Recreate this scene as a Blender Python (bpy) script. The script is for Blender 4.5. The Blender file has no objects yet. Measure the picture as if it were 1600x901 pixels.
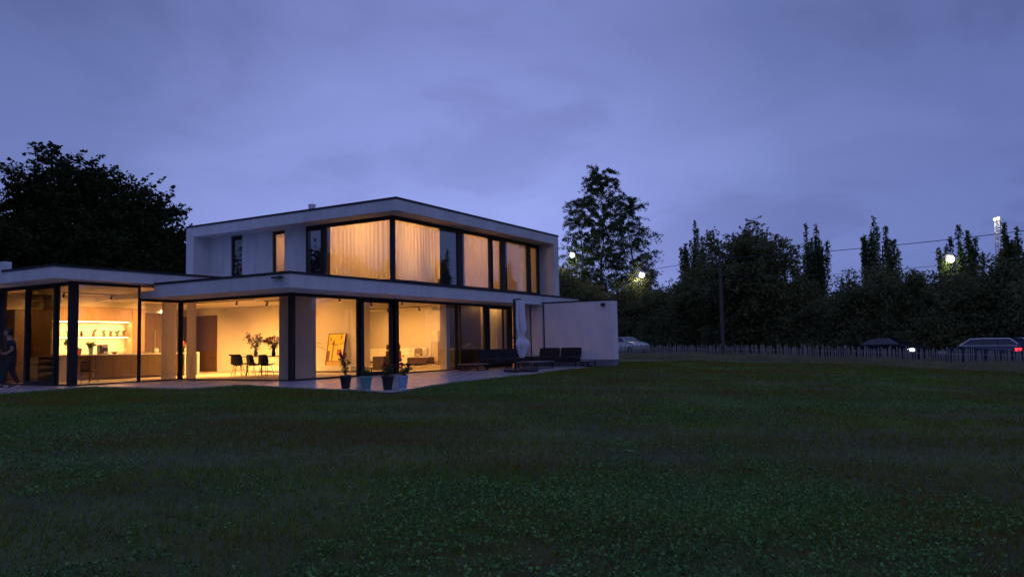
import bpy, math, random
import numpy as np
from mathutils import Vector, Matrix
C = bpy.context.scene.collection
R = math.radians
PI = math.pi
rng = np.random.default_rng(7)
random.seed(7)

# ------------------------------------------------------------------ camera
cam = bpy.data.objects.new('camera', bpy.data.cameras.new('camera'))
C.objects.link(cam)
cam.data.sensor_fit = 'HORIZONTAL'
cam.data.sensor_width = 36.0
cam.data.lens = 36.0 * 1216.15 / 1600.0
cam.data.clip_end = 3000.0
_y, _p, _r = R(-59.516), R(4.063), R(-1.121)
fw = Vector((-math.sin(_y) * math.cos(_p), math.cos(_y) * math.cos(_p), math.sin(_p)))
rt0 = Vector((math.cos(_y), math.sin(_y), 0))
up0 = rt0.cross(fw)
rt = math.cos(_r) * rt0 + math.sin(_r) * up0
up = -math.sin(_r) * rt0 + math.cos(_r) * up0
CAM = Vector((-17.72, -18.559, 1.032))
cam.matrix_world = Matrix(((rt.x, up.x, -fw.x, CAM.x), (rt.y, up.y, -fw.y, CAM.y), (rt.z, up.z, -fw.z, CAM.z), (0, 0, 0, 1)))
bpy.context.scene.camera = cam

# ------------------------------------------------------------------ sky, sun, exposure
sc = bpy.context.scene
sc.view_settings.view_transform = 'Standard'
sc.view_settings.look = 'None'
sc.view_settings.exposure = 0.0
sc.view_settings.gamma = 1.0
sc.cycles.use_denoising = True
sc.cycles.max_bounces = 8
sc.cycles.transparent_max_bounces = 24
sc.cycles.caustics_reflective = False
sc.cycles.caustics_refractive = False
sc.cycles.sample_clamp_indirect = 4.0

SUN_EL, SUN_ROT = R(2.0), R(200.0)
w = bpy.data.worlds.new('World')
sc.world = w
w.use_nodes = True
nt = w.node_tree
nt.nodes.clear()


def N(t, typ, **kw):
    n = t.nodes.new(typ)
    for k, v in kw.items():
        if k in ('operation', 'blend_type', 'data_type', 'noise_dimensions', 'sky_type', 'interpolation', 'feature', 'gradient_type', 'vector_type', 'wave_type', 'bands_direction', 'distance'):
            setattr(n, k, v)
        else:
            n.inputs[k].default_value = v
    return n


def ramp(t, stops, interp='LINEAR'):
    n = t.nodes.new('ShaderNodeValToRGB')
    cr = n.color_ramp
    cr.interpolation = interp
    while len(cr.elements) < len(stops):
        cr.elements.new(0.5)
    for e, (p, c) in zip(cr.elements, stops):
        e.position = p
        e.color = (*c, 1)
    return n


tc = N(nt, 'ShaderNodeTexCoord')
sep = N(nt, 'ShaderNodeSeparateXYZ')
nt.links.new(tc.outputs['Generated'], sep.inputs[0])
grad = ramp(nt, [(0.0, (0.275, 0.340, 0.785)), (0.10, (0.272, 0.336, 0.775)), (0.20, (0.250, 0.308, 0.705)), (0.37, (0.202, 0.246, 0.575)), (0.60, (0.262, 0.320, 0.73)), (1.0, (0.330, 0.400, 0.90))])
nt.links.new(sep.outputs['Z'], grad.inputs[0])
# cloud deck: direction projected on a plane overhead, stretched by perspective as a real deck is
addz = N(nt, 'ShaderNodeMath', operation='ADD'); addz.inputs[1].default_value = 0.22
nt.links.new(sep.outputs['Z'], addz.inputs[0])
mxz = N(nt, 'ShaderNodeMath', operation='MAXIMUM'); mxz.inputs[1].default_value = 0.12
nt.links.new(addz.outputs[0], mxz.inputs[0])
dv = N(nt, 'ShaderNodeVectorMath', operation='DIVIDE')
cmb = N(nt, 'ShaderNodeCombineXYZ')
for k in range(3):
    nt.links.new(mxz.outputs[0], cmb.inputs[k])
nt.links.new(tc.outputs['Generated'], dv.inputs[0])
nt.links.new(cmb.outputs[0], dv.inputs[1])
noi = N(nt, 'ShaderNodeTexNoise', Scale=1.6, Detail=6.0, Roughness=0.55, Distortion=0.4)
nt.links.new(dv.outputs[0], noi.inputs['Vector'])
cr = ramp(nt, [(0.32, (0.80, 0.80, 0.83)), (0.50, (0.96, 0.96, 0.97)), (0.68, (1.06, 1.05, 1.04))], 'EASE')
nt.links.new(noi.outputs['Fac'], cr.inputs[0])
mul = N(nt, 'ShaderNodeMix', data_type='RGBA', blend_type='MULTIPLY'); mul.inputs[0].default_value = 1.0
nt.links.new(grad.outputs[0], mul.inputs[6])
nt.links.new(cr.outputs[0], mul.inputs[7])
# last light of the evening: the deck is brightest towards the afterglow and dulls away from it
dt_ = N(nt, 'ShaderNodeVectorMath', operation='DOT_PRODUCT')
dt_.inputs[1].default_value = (0.815, 0.555, 0.168)
nrmv = N(nt, 'ShaderNodeVectorMath', operation='NORMALIZE')
nt.links.new(tc.outputs['Generated'], nrmv.inputs[0])
nt.links.new(nrmv.outputs[0], dt_.inputs[0])
glow = ramp(nt, [(0.0, (0.56, 0.60, 0.66)), (0.80, (0.56, 0.60, 0.66)), (0.91, (0.60, 0.65, 0.70)), (0.957, (0.70, 0.75, 0.77)), (0.978, (0.93, 0.95, 0.95)), (0.993, (1.15, 1.15, 1.13)), (1.0, (1.22, 1.21, 1.18))])
hf = N(nt, 'ShaderNodeMath', operation='MULTIPLY_ADD'); hf.inputs[1].default_value = 0.5; hf.inputs[2].default_value = 0.5
nt.links.new(dt_.outputs['Value'], hf.inputs[0])
nt.links.new(hf.outputs[0], glow.inputs[0])
mul2 = N(nt, 'ShaderNodeMix', data_type='RGBA', blend_type='MULTIPLY'); mul2.inputs[0].default_value = 1.0
nt.links.new(mul.outputs[2], mul2.inputs[6])
nt.links.new(glow.outputs[0], mul2.inputs[7])
bgc = N(nt, 'ShaderNodeBackground', Strength=0.97)
nt.links.new(mul2.outputs[2], bgc.inputs[0])
sky = N(nt, 'ShaderNodeTexSky', sky_type='NISHITA')
sky.sun_disc = False
sky.sun_elevation = SUN_EL
sky.sun_rotation = SUN_ROT
bgs = N(nt, 'ShaderNodeBackground', Strength=0.004)
nt.links.new(sky.outputs[0], bgs.inputs[0])
ads = N(nt, 'ShaderNodeAddShader')
nt.links.new(bgc.outputs[0], ads.inputs[0])
nt.links.new(bgs.outputs[0], ads.inputs[1])
wo = N(nt, 'ShaderNodeOutputWorld')
nt.links.new(ads.outputs[0], wo.inputs[0])

sun = bpy.data.objects.new('sun', bpy.data.lights.new('sun', 'SUN'))
C.objects.link(sun)
sun.data.energy = 0.06
sun.data.angle = R(25)
sun.data.color = (0.85, 0.8, 1.0)
sun.rotation_euler = (R(60), 0, R(-38))


# ------------------------------------------------------------------ materials
MATS = {}


def mat(name, col, rough=0.6, metal=0.0, spec=0.5, noise=0.0, nscale=6.0, bump=0.0, bscale=60.0, col2=None, stretch=None, coat=0.0, streak=0.0):
    m = bpy.data.materials.new(name)
    m.use_nodes = True
    t = m.node_tree
    b = t.nodes['Principled BSDF']
    b.inputs['Base Color'].default_value = (*col, 1)
    b.inputs['Roughness'].default_value = rough
    b.inputs['Metallic'].default_value = metal
    b.inputs['Specular IOR Level'].default_value = spec
    b.inputs['Coat Weight'].default_value = coat
    vec = None
    if noise or bump or col2:
        tcx = N(t, 'ShaderNodeTexCoord')
        vec = tcx.outputs['Object']
        if stretch:
            mp = N(t, 'ShaderNodeMapping')
            mp.inputs['Scale'].default_value = stretch
            t.links.new(vec, mp.inputs[0])
            vec = mp.outputs[0]
    if noise or col2:
        nz = N(t, 'ShaderNodeTexNoise', Scale=nscale, Detail=5.0, Roughness=0.6)
        t.links.new(vec, nz.inputs['Vector'])
        c2 = col2 or tuple(min(1, c * (1 + noise)) for c in col)
        c1 = col if col2 else tuple(c * (1 - noise) for c in col)
        rp = ramp(t, [(0.3, c1), (0.7, c2)])
        t.links.new(nz.outputs['Fac'], rp.inputs[0])
        t.links.new(rp.outputs[0], b.inputs['Base Color'])
        if streak:      # rain runs and patchy weathering
            mp2 = N(t, 'ShaderNodeMapping')
            mp2.inputs['Scale'].default_value = (2.2, 2.2, 0.30)
            t.links.new(vec, mp2.inputs[0])
            ns = N(t, 'ShaderNodeTexNoise', Scale=1.6, Detail=6.0, Roughness=0.7)
            t.links.new(mp2.outputs[0], ns.inputs['Vector'])
            rs = ramp(t, [(0.35, (1 - streak,) * 3), (0.62, (1.04, 1.04, 1.04))])
            t.links.new(ns.outputs['Fac'], rs.inputs[0])
            ms_ = N(t, 'ShaderNodeMix', data_type='RGBA', blend_type='MULTIPLY')
            ms_.inputs[0].default_value = 1.0
            t.links.new(rp.outputs[0], ms_.inputs[6])
            t.links.new(rs.outputs[0], ms_.inputs[7])
            t.links.new(ms_.outputs[2], b.inputs['Base Color'])
    if bump:
        nb = N(t, 'ShaderNodeTexNoise', Scale=bscale, Detail=4.0)
        t.links.new(vec, nb.inputs['Vector'])
        bp = N(t, 'ShaderNodeBump', Strength=bump, Distance=0.02)
        t.links.new(nb.outputs['Fac'], bp.inputs['Height'])
        t.links.new(bp.outputs[0], b.inputs['Normal'])
    MATS[name] = m
    return m


def mix_shader(name, a, b, fac, col, colb=None, rough=0.5, var=0.0, nscale=3.0, alt=None, ascale=0.25):
    """a / b in diffuse, translucent, transparent, glossy"""
    m = bpy.data.materials.new(name)
    m.use_nodes = True
    t = m.node_tree
    t.nodes.clear()
    ids = {'diffuse': 'ShaderNodeBsdfDiffuse', 'translucent': 'ShaderNodeBsdfTranslucent', 'transparent': 'ShaderNodeBsdfTransparent'}
    na, nb = t.nodes.new(ids[a]), t.nodes.new(ids[b])
    na.inputs[0].default_value = (*col, 1)
    nb.inputs[0].default_value = (*(colb or col), 1)
    if var:
        g = N(t, 'ShaderNodeNewGeometry')
        tcx = N(t, 'ShaderNodeTexCoord')
        nz = N(t, 'ShaderNodeTexNoise', Scale=nscale, Detail=3.0)
        t.links.new(tcx.outputs['Object'], nz.inputs['Vector'])
        ad = N(t, 'ShaderNodeMath', operation='ADD')
        t.links.new(g.outputs['Random Per Island'], ad.inputs[0])
        t.links.new(nz.outputs['Fac'], ad.inputs[1])
        for nn, cc in ((na, col), (nb, colb or col)):
            rp = ramp(t, [(0.25, tuple(c * (1 - var) for c in cc)), (0.6, cc), (0.95, tuple(c * (1 + var) for c in cc))])
            hv = N(t, 'ShaderNodeMath', operation='MULTIPLY'); hv.inputs[1].default_value = 0.62
            t.links.new(ad.outputs[0], hv.inputs[0])
            t.links.new(hv.outputs[0], rp.inputs[0])
            out = rp.outputs[0]
            if alt:
                n2 = N(t, 'ShaderNodeTexNoise', Scale=ascale, Detail=4.0, Roughness=0.65)
                t.links.new(tcx.outputs['Object'], n2.inputs['Vector'])
                r2 = ramp(t, [(0.42, (0, 0, 0)), (0.60, (1, 1, 1))])
                t.links.new(n2.outputs['Fac'], r2.inputs[0])
                mm = N(t, 'ShaderNodeMix', data_type='RGBA')
                mm.inputs[7].default_value = (*alt, 1)
                t.links.new(r2.outputs[0], mm.inputs[0])
                t.links.new(out, mm.inputs[6])
                out = mm.outputs[2]
            t.links.new(out, nn.inputs[0])
    mx = t.nodes.new('ShaderNodeMixShader')
    mx.inputs[0].default_value = fac
    t.links.new(na.outputs[0], mx.inputs[1])
    t.links.new(nb.outputs[0], mx.inputs[2])
    o = t.nodes.new('ShaderNodeOutputMaterial')
    t.links.new(mx.outputs[0], o.inputs[0])
    MATS[name] = m
    return m


def glass(name, f0, tint=(0.93, 0.95, 0.93)):
    """Window glass: clear with a Schlick mirror on top."""
    m = bpy.data.materials.new(name)
    m.use_nodes = True
    t = m.node_tree
    t.nodes.clear()
    lw = N(t, 'ShaderNodeLayerWeight', Blend=0.5)
    pw = N(t, 'ShaderNodeMath', operation='POWER'); pw.inputs[1].default_value = 5.0
    t.links.new(lw.outputs['Facing'], pw.inputs[0])
    ma = N(t, 'ShaderNodeMath', operation='MULTIPLY_ADD')
    ma.inputs[1].default_value = 1 - f0
    ma.inputs[2].default_value = f0
    t.links.new(pw.outputs[0], ma.inputs[0])
    tr = t.nodes.new('ShaderNodeBsdfTransparent')
    tr.inputs[0].default_value = (*tint, 1)
    gl = t.nodes.new('ShaderNodeBsdfGlossy')
    gl.inputs['Roughness'].default_value = 0.0
    mx = t.nodes.new('ShaderNodeMixShader')
    t.links.new(ma.outputs[0], mx.inputs[0])
    t.links.new(tr.outputs[0], mx.inputs[1])
    t.links.new(gl.outputs[0], mx.inputs[2])
    o = t.nodes.new('ShaderNodeOutputMaterial')
    t.links.new(mx.outputs[0], o.inputs[0])
    MATS[name] = m
    return m


def emit(name, col, s):
    m = bpy.data.materials.new(name)
    m.use_nodes = True
    t = m.node_tree
    t.nodes.clear()
    e = N(t, 'ShaderNodeEmission', Strength=s)
    e.inputs[0].default_value = (*col, 1)
    o = t.nodes.new('ShaderNodeOutputMaterial')
    t.links.new(e.outputs[0], o.inputs[0])
    MATS[name] = m
    return m


WARM = (1.0, 0.45, 0.118)
render_m = mat('facade_render', (0.61, 0.625, 0.64), 0.85, streak=0.09, noise=0.10, nscale=0.8, bump=0.25, bscale=90)
pale_render = mat('pale_render', (0.78, 0.73, 0.74), 0.85, streak=0.07, noise=0.07, nscale=0.9, bump=0.25, bscale=90)
plinth_m = mat('plinth_coating', (0.17, 0.18, 0.22), 0.8, noise=0.1, nscale=2)
coping_m = mat('dark_metal_coping', (0.022, 0.023, 0.028), 0.55, 0.4, bump=0.05)
frame_m = mat('dark_aluminium', (0.018, 0.016, 0.016), 0.5, 0.3, noise=0.1)
inwall_m = mat('cream_plaster', (0.60, 0.54, 0.46), 0.9, noise=0.03, nscale=1.5)
ceil_m = mat('ceiling_plaster', (0.70, 0.66, 0.60), 0.9, noise=0.03)
floor_m = mat('polished_floor', (0.52, 0.45, 0.36), 0.35, noise=0.08, nscale=1.2)
tile_m = mat('terrace_stone', (0.56, 0.53, 0.55), 0.17, noise=0.18, nscale=2.5, bump=0.35, bscale=14, spec=0.6)
bed_m = mat('mortar_bed', (0.10, 0.10, 0.10), 0.9, noise=0.1)
dwood_m = mat('dark_oak', (0.072, 0.036, 0.019), 0.5, noise=0.3, nscale=7, stretch=(8, 8, 0.6))
wood_m = mat('light_oak', (0.42, 0.27, 0.15), 0.5, noise=0.2, nscale=6, stretch=(8, 8, 0.6))
white_m = mat('white_lacquer', (0.72, 0.68, 0.62), 0.4, noise=0.03)
stone_m = mat('white_worktop', (0.75, 0.72, 0.66), 0.3, noise=0.06, nscale=5)
black_m = mat('black_plastic', (0.015, 0.015, 0.017), 0.45, noise=0.1)
blackmetal_m = mat('black_metal', (0.02, 0.02, 0.022), 0.4, 0.5, noise=0.1)
steel_m = mat('brushed_steel', (0.5, 0.5, 0.5), 0.35, 0.9, noise=0.1)
sofa_m = mat('cream_upholstery', (0.80, 0.75, 0.66), 0.95, noise=0.06, nscale=20, bump=0.2)
taupe_m = mat('taupe_wool', (0.20, 0.14, 0.09), 0.95, noise=0.1, nscale=20)
cush_m = mat('charcoal_cushion', (0.016, 0.015, 0.020), 0.95, noise=0.2, nscale=12, bump=0.3)
umb_m = mat('pale_canopy_cloth', (0.74, 0.72, 0.80), 0.9, noise=0.06, nscale=8, bump=0.2)
sheer_m = mix_shader('sheer_voile', 'diffuse', 'translucent', 0.62, (0.72, 0.66, 0.58))
drape_m = mix_shader('grey_drape', 'diffuse', 'translucent', 0.22, (0.58, 0.57, 0.56))
dark_drape = mat('charcoal_drape', (0.05, 0.05, 0.06), 0.95, noise=0.1)
red_m = mat('red_glaze', (0.55, 0.05, 0.03), 0.35, noise=0.1)
terra_m = mat('terracotta', (0.35, 0.15, 0.07), 0.8, noise=0.15)
teal_m = mat('teal_glaze', (0.12, 0.26, 0.25), 0.45, noise=0.08)
blue_m = mat('pale_blue_glaze', (0.24, 0.36, 0.52), 0.45, noise=0.08)
soil_m = mat('potting_soil', (0.03, 0.02, 0.015), 0.95, noise=0.2)
leaf_m = mix_shader('house_plant_leaf', 'diffuse', 'translucent', 0.3, (0.07, 0.11, 0.035), var=0.4)
petal_m = mix_shader('dark_red_petal', 'diffuse', 'translucent', 0.3, (0.28, 0.03, 0.05), var=0.3)
mauve_m = mix_shader('mauve_petal', 'diffuse', 'translucent', 0.3, (0.22, 0.10, 0.14), var=0.4)
pink_m = mix_shader('pink_petal', 'diffuse', 'translucent', 0.3, (0.65, 0.18, 0.20), var=0.3)
skin_m = mat('skin', (0.28, 0.16, 0.11), 0.6, noise=0.05)
hair_m = mat('dark_hair', (0.018, 0.013, 0.011), 0.6, noise=0.2, nscale=60)
shirt_m = mat('navy_cotton', (0.013, 0.015, 0.032), 0.9, noise=0.1, nscale=10)
trouser_m = mat('black_denim', (0.018, 0.019, 0.024), 0.9, noise=0.15, nscale=20)
shoe_m = mat('shoe_leather', (0.05, 0.045, 0.045), 0.6, noise=0.1)
sole_m = mat('white_rubber', (0.6, 0.6, 0.6), 0.7, noise=0.05)
bark_m = mat('bark', (0.055, 0.045, 0.036), 0.95, noise=0.3, nscale=5, bump=0.5, bscale=15, stretch=(3, 3, 0.6))
stake_m = mat('weathered_chestnut', (0.32, 0.285, 0.24), 0.9, noise=0.3, nscale=3)
polewood_m = mat('pole_wood', (0.085, 0.070, 0.055), 0.9, noise=0.3, nscale=3, stretch=(3, 3, 0.4))
conc_m = mat('asphalt', (0.05, 0.05, 0.052), 0.85, noise=0.2, nscale=2, bump=0.3, bscale=120)
kerb_m = mat('kerb_concrete', (0.28, 0.27, 0.26), 0.9, noise=0.12)
paint_white = mat('road_paint', (0.7, 0.7, 0.68), 0.8, noise=0.1)
soil_ground = mat('lawn_soil', (0.058, 0.072, 0.020), 0.95, noise=0.5, nscale=0.5, bump=0.5, bscale=30)
car_dark = mat('car_paint_midnight', (0.010, 0.016, 0.028), 0.25, 0.3, coat=1.0, noise=0.05)
car_navy = mat('car_paint_navy', (0.020, 0.040, 0.075), 0.25, 0.3, coat=1.0, noise=0.05)
car_white = mat('car_paint_white', (0.50, 0.50, 0.52), 0.3, coat=1.0, noise=0.02)
chrome_m = mat('bright_trim', (0.80, 0.81, 0.85), 0.4, 0.6, noise=0.05)
carglass_m = mat('tinted_car_glass', (0.012, 0.015, 0.022), 0.05, 0.0, spec=0.9, noise=0.05)
tyre_m = mat('tyre_rubber', (0.02, 0.02, 0.02), 0.85, noise=0.1)
lens_m = mat('lamp_lens', (0.5, 0.5, 0.5), 0.2, noise=0.05)
mast_m = mat('galvanised_steel', (0.55, 0.55, 0.57), 0.5, 0.4, noise=0.1)
glass_lo = glass('window_glass', 0.10)
glass_dim = glass('solar_control_glass', 0.08, (0.42, 0.43, 0.36))
glass_hi = glass('coated_window_glass', 0.17, (0.90, 0.92, 0.90))
art_y = mat('canvas_yellow', (0.86, 0.62, 0.05), 0.7, noise=0.15, nscale=4)
art_d = mat('canvas_brown', (0.20, 0.10, 0.03), 0.7, noise=0.2)
art_o = mat('canvas_ochre', (0.55, 0.36, 0.10), 0.7, noise=0.2)
art_w = mat('canvas_cream', (0.82, 0.66, 0.18), 0.7, noise=0.1)
art_r = mat('canvas_red', (0.60, 0.10, 0.04), 0.7, noise=0.1)
led_m = emit('led_strip_glow', (1.0, 0.64, 0.25), 22.0)
spot_m = emit('spot_lens_glow', (1.0, 0.70, 0.36), 12.0)
bulb_m = emit('warm_bulb_glow', (1.0, 0.62, 0.28), 6.0)
shade_m = mix_shader('paper_shade', 'diffuse', 'translucent', 0.5, (0.75, 0.66, 0.52))
flood_m = emit('floodlight_glow', (1.0, 0.96, 0.92), 2.6)
street_m = emit('street_lamp_glow', (1.0, 0.93, 0.82), 2.6)
head_m = emit('headlight_glow', (0.95, 0.97, 1.0), 5.0)
tail_m = emit('tail_light_glow', (1.0, 0.02, 0.03), 4.0)


# ------------------------------------------------------------------ mesh helpers
class MB:
    def __init__(s):
        s.v, s.f = [], []

    def add(s, vs, fs):
        o = len(s.v)
        s.v += [tuple(v) for v in vs]
        s.f += [tuple(i + o for i in f) for f in fs]
        return s

    def box(s, x0, x1, y0, y1, z0, z1):
        vs = [(x0, y0, z0), (x1, y0, z0), (x1, y1, z0), (x0, y1, z0), (x0, y0, z1), (x1, y0, z1), (x1, y1, z1), (x0, y1, z1)]
        return s.add(vs, [(0, 3, 2, 1), (4, 5, 6, 7), (0, 1, 5, 4), (1, 2, 6, 5), (2, 3, 7, 6), (3, 0, 4, 7)])

    def rbox(s, x0, x1, y0, y1, z0, z1, r):
        """box with chamfered edges, soft looking"""
        r = min(r, (x1 - x0) / 2.1, (y1 - y0) / 2.1, (z1 - z0) / 2.1)
        def ring(z, i):
            return [(x0 + i, y0 + r, z), (x0 + r, y0 + i, z), (x1 - r, y0 + i, z), (x1 - i, y0 + r, z), (x1 - i, y1 - r, z), (x1 - r, y1 - i, z), (x0 + r, y1 - i, z), (x0 + i, y1 - r, z)]
        rings = [ring(z0, r * .6), ring(z0 + r * .5, r * .1), ring((z0 + z1) / 2, 0), ring(z1 - r * .5, r * .1), ring(z1, r * .6)]
        vs = [p for g in rings for p in g]
        fs = [tuple(range(7, -1, -1)), tuple(range(32, 40))]
        for k in range(4):
            for i in range(8):
                j = (i + 1) % 8
                fs.append((k * 8 + i, k * 8 + j, k * 8 + 8 + j, k * 8 + 8 + i))
        return s.add(vs, fs)

    def lathe(s, prof, n=16, cx=0, cy=0, cz=0):
        o = len(s.v)
        for r, z in prof:
            for i in range(n):
                a = 2 * PI * i / n
                s.v.append((cx + r * math.cos(a), cy + r * math.sin(a), cz + z))
        for k in range(len(prof) - 1):
            for i in range(n):
                j = (i + 1) % n
                s.f.append((o + k * n + i, o + k * n + j, o + k * n + n + j, o + k * n + n + i))
        s.f.append(tuple(o + i for i in range(n - 1, -1, -1)))
        s.f.append(tuple(o + (len(prof) - 1) * n + i for i in range(n)))
        return s

    def tube(s, pts, rad, n=6):
        pts = [Vector(p) for p in pts]
        if not hasattr(rad, '__len__'):
            rad = [rad] * len(pts)
        o = len(s.v)
        for k, p in enumerate(pts):
            d = (pts[min(k + 1, len(pts) - 1)] - pts[max(k - 1, 0)]).normalized()
            a = d.cross(Vector((0, 0, 1)) if abs(d.z) < 0.9 else Vector((1, 0, 0))).normalized()
            b = d.cross(a)
            for i in range(n):
                t = 2 * PI * i / n
                s.v.append(tuple(p + rad[k] * (math.cos(t) * a + math.sin(t) * b)))
        for k in range(len(pts) - 1):
            for i in range(n):
                j = (i + 1) % n
                s.f.append((o + k * n + i, o + k * n + j, o + k * n + n + j, o + k * n + n + i))
        s.f.append(tuple(o + i for i in range(n - 1, -1, -1)))
        s.f.append(tuple(o + (len(pts) - 1) * n + i for i in range(n)))
        return s

    def prism(s, poly, z0, z1):
        n = len(poly)
        vs = [(x, y, z0) for x, y in poly] + [(x, y, z1) for x, y in poly]
        fs = [tuple(range(n - 1, -1, -1)), tuple(range(n, 2 * n))] + [(i, (i + 1) % n, n + (i + 1) % n, n + i) for i in range(n)]
        return s.add(vs, fs)

    def side(s, poly, y0, y1):
        """outline in x-z, extruded along y"""
        n = len(poly)
        vs = [(x, y0, z) for x, z in poly] + [(x, y1, z) for x, z in poly]
        fs = [tuple(range(n)), tuple(range(2 * n - 1, n - 1, -1))] + [(i, n + i, n + (i + 1) % n, (i + 1) % n) for i in range(n)]
        return s.add(vs, fs)

    def move(s, M):
        s.v = [tuple(M @ Vector(v)) for v in s.v]
        return s

    def build(s, name, m, parent=None, smooth=False, loc=(0, 0, 0)):
        me = bpy.data.meshes.new(name)
        me.from_pydata(s.v, [], s.f)
        me.materials.append(m)
        if smooth:
            me.polygons.foreach_set('use_smooth', [True] * len(me.polygons))
        o = bpy.data.objects.new(name, me)
        C.objects.link(o)
        o.location = loc
        if parent is not None:
            o.parent = parent
        return o


def np_mesh(name, V, F, m, parent=None, loc=(0, 0, 0)):
    """V (n,3), F (m,k) equal-size faces"""
    me = bpy.data.meshes.new(name)
    k = F.shape[1]
    me.vertices.add(len(V))
    me.vertices.foreach_set('co', np.ascontiguousarray(V, np.float32).ravel())
    me.loops.add(F.size)
    me.loops.foreach_set('vertex_index', np.ascontiguousarray(F, np.int32).ravel())
    me.polygons.add(len(F))
    me.polygons.foreach_set('loop_start', np.arange(0, F.size, k, dtype=np.int32))
    me.polygons.foreach_set('loop_total', np.full(len(F), k, np.int32))
    me.update(calc_edges=True)
    me.materials.append(m)
    o = bpy.data.objects.new(name, me)
    C.objects.link(o)
    o.location = loc
    if parent is not None:
        o.parent = parent
    return o


def tag(o, label, cat, group=None):
    o['label'] = label
    o['category'] = cat
    if group:
        o['group'] = group
    return o


def thing(name, label, cat, loc=(0, 0, 0), rz=0.0, group=None, scale=None):
    o = bpy.data.objects.new(name, None)
    C.objects.link(o)
    o.empty_display_size = 0.2
    o.location = loc
    o.rotation_euler = (0, 0, rz)
    if scale:
        o.scale = scale
    return tag(o, label, cat, group)


def struct(o):
    o['kind'] = 'structure'
    return o


def stuff(o, label=None, cat=None):
    o['kind'] = 'stuff'
    if label:
        o['label'] = label
        o['category'] = cat
    return o


def dup(root, loc, rz=0.0, label=None, group=None, scale=None):
    r = root.copy()
    C.objects.link(r)
    r.location = loc
    r.rotation_euler = (0, 0, rz)
    if scale:
        r.scale = scale
    if label:
        r['label'] = label
    if group:
        r['group'] = group
    for ch in list(root.children):
        c = ch.copy()
        C.objects.link(c)
        c.parent = r
        for g in list(ch.children):
            d = g.copy()
            C.objects.link(d)
            d.parent = c
    return r


def lamp(name, kind, loc, energy, col=WARM, size=0.1, rot=None, spot=None, blend=0.6, parent=None, sy=None):
    l = bpy.data.lights.new(name, kind)
    l.energy = energy
    l.color = col
    if kind == 'AREA':
        l.size = size
        if sy:
            l.shape = 'RECTANGLE'
            l.size_y = sy
    else:
        l.shadow_soft_size = size
    if kind == 'SPOT':
        l.spot_size = spot
        l.spot_blend = blend
    o = bpy.data.objects.new(name, l)
    C.objects.link(o)
    o.location = loc
    if rot:
        o.rotation_euler = rot
    if parent is not None:
        o.parent = parent
    return o


# ------------------------------------------------------------------ terrain
F1 = np.array([37.94, 3.847])
FU = np.array([-0.46126, -0.88727])
FN = np.array([0.88727, -0.46126])


def road_z(s):
    return -0.05 - 0.019 * (np.clip(s, -45, 50) + 8)


def ground_z(x, y):
    x = np.asarray(x, float); y = np.asarray(y, float)
    g0 = -0.045 - 0.038 * np.clip(-(y + 6.2), 0, 16) - 0.012 * np.clip(x - 22, 0, 16)
    s = (x - F1[0]) * FU[0] + (y - F1[1]) * FU[1]
    o = (x - F1[0]) * FN[0] + (y - F1[1]) * FN[1]
    t = np.clip((o + 4) / 8.0, 0, 1)
    t = t * t * (3 - 2 * t)
    return g0 * (1 - t) + (road_z(s) - 0.03) * t


def fpt(s, off):
    return F1 + FU * s + FN * off


def grid_sheet(name, xs, ys, zf, m):
    X, Y = np.meshgrid(xs, ys)
    Z = zf(X, Y)
    V = np.stack([X.ravel(), Y.ravel(), Z.ravel()], 1)
    nx, ny = len(xs), len(ys)
    i = np.arange(nx - 1)[None, :] + nx * np.arange(ny - 1)[:, None]
    i = i.ravel()
    F = np.stack([i, i + 1, i + 1 + nx, i + nx], 1)
    return np_mesh(name, V, F, m)


xs = np.concatenate([[-1500, -600, -250, -120], np.arange(-60, 110, 1.5), [140, 220, 400, 900, 2000]])
ys = np.concatenate([[-1500, -600, -250, -120], np.arange(-70, 60, 1.5), [90, 160, 400, 900, 1500]])
lawn = struct(grid_sheet('lawn', xs, ys, ground_z, soil_ground))

TERR = [(-12, 5.2), (-6.83, 3.54), (-6.22, 3.82), (-5.79, 4.05), (-5.14, 4.15), (-4.53, 4.2), (-3.4, 4.35), (-2.28, 4.3), (-1.63, 3.93), (-1.35, 3.1), (-1.69, 0.82), (-2.43, -1.66), (-2.86, -3.33),
        (-3.21, -5.0), (-3.46, -6.24), (-3.6, -6.85), (-3.3, -6.95), (-2.71, -6.8), (-0.83, -6.2), (0.8, -5.95), (2.49, -5.69), (4.67, -5.35), (6.72, -5.12), (9.4, -4.83), (11.84, -4.49), (13.74, -4.25), (13.74, -0.03), (0.0, -0.03), (-0.03, 5.43), (-3.86, 5.43), (-3.86, 10.5), (-12, 10.5)]


def in_poly(px, py, poly):
    c = np.zeros(px.shape, bool)
    n = len(poly)
    for i in range(n):
        x0, y0 = poly[i]; x1, y1 = poly[(i + 1) % n]
        if y0 == y1:
            continue
        k = ((y0 > py) != (y1 > py)) & (px < (x1 - x0) * (py - y0) / (y1 - y0) + x0)
        c ^= k
    return c


def clip_rect(poly, x0, x1, y0, y1):
    def half(P, ax, v, keep_gt):
        out = []
        for i in range(len(P)):
            a, b = P[i], P[(i + 1) % len(P)]
            ia = (a[ax] >= v) if keep_gt else (a[ax] <= v)
            ib = (b[ax] >= v) if keep_gt else (b[ax] <= v)
            if ia:
                out.append(a)
            if ia != ib:
                t = (v - a[ax]) / (b[ax] - a[ax])
                out.append((a[0] + t * (b[0] - a[0]), a[1] + t * (b[1] - a[1])))
        return out
    for ax, v, g in ((0, x0, True), (0, x1, False), (1, y0, True), (1, y1, False)):
        if len(poly) < 3:
            return []
        poly = half(poly, ax, v, g)
    return poly


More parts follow.
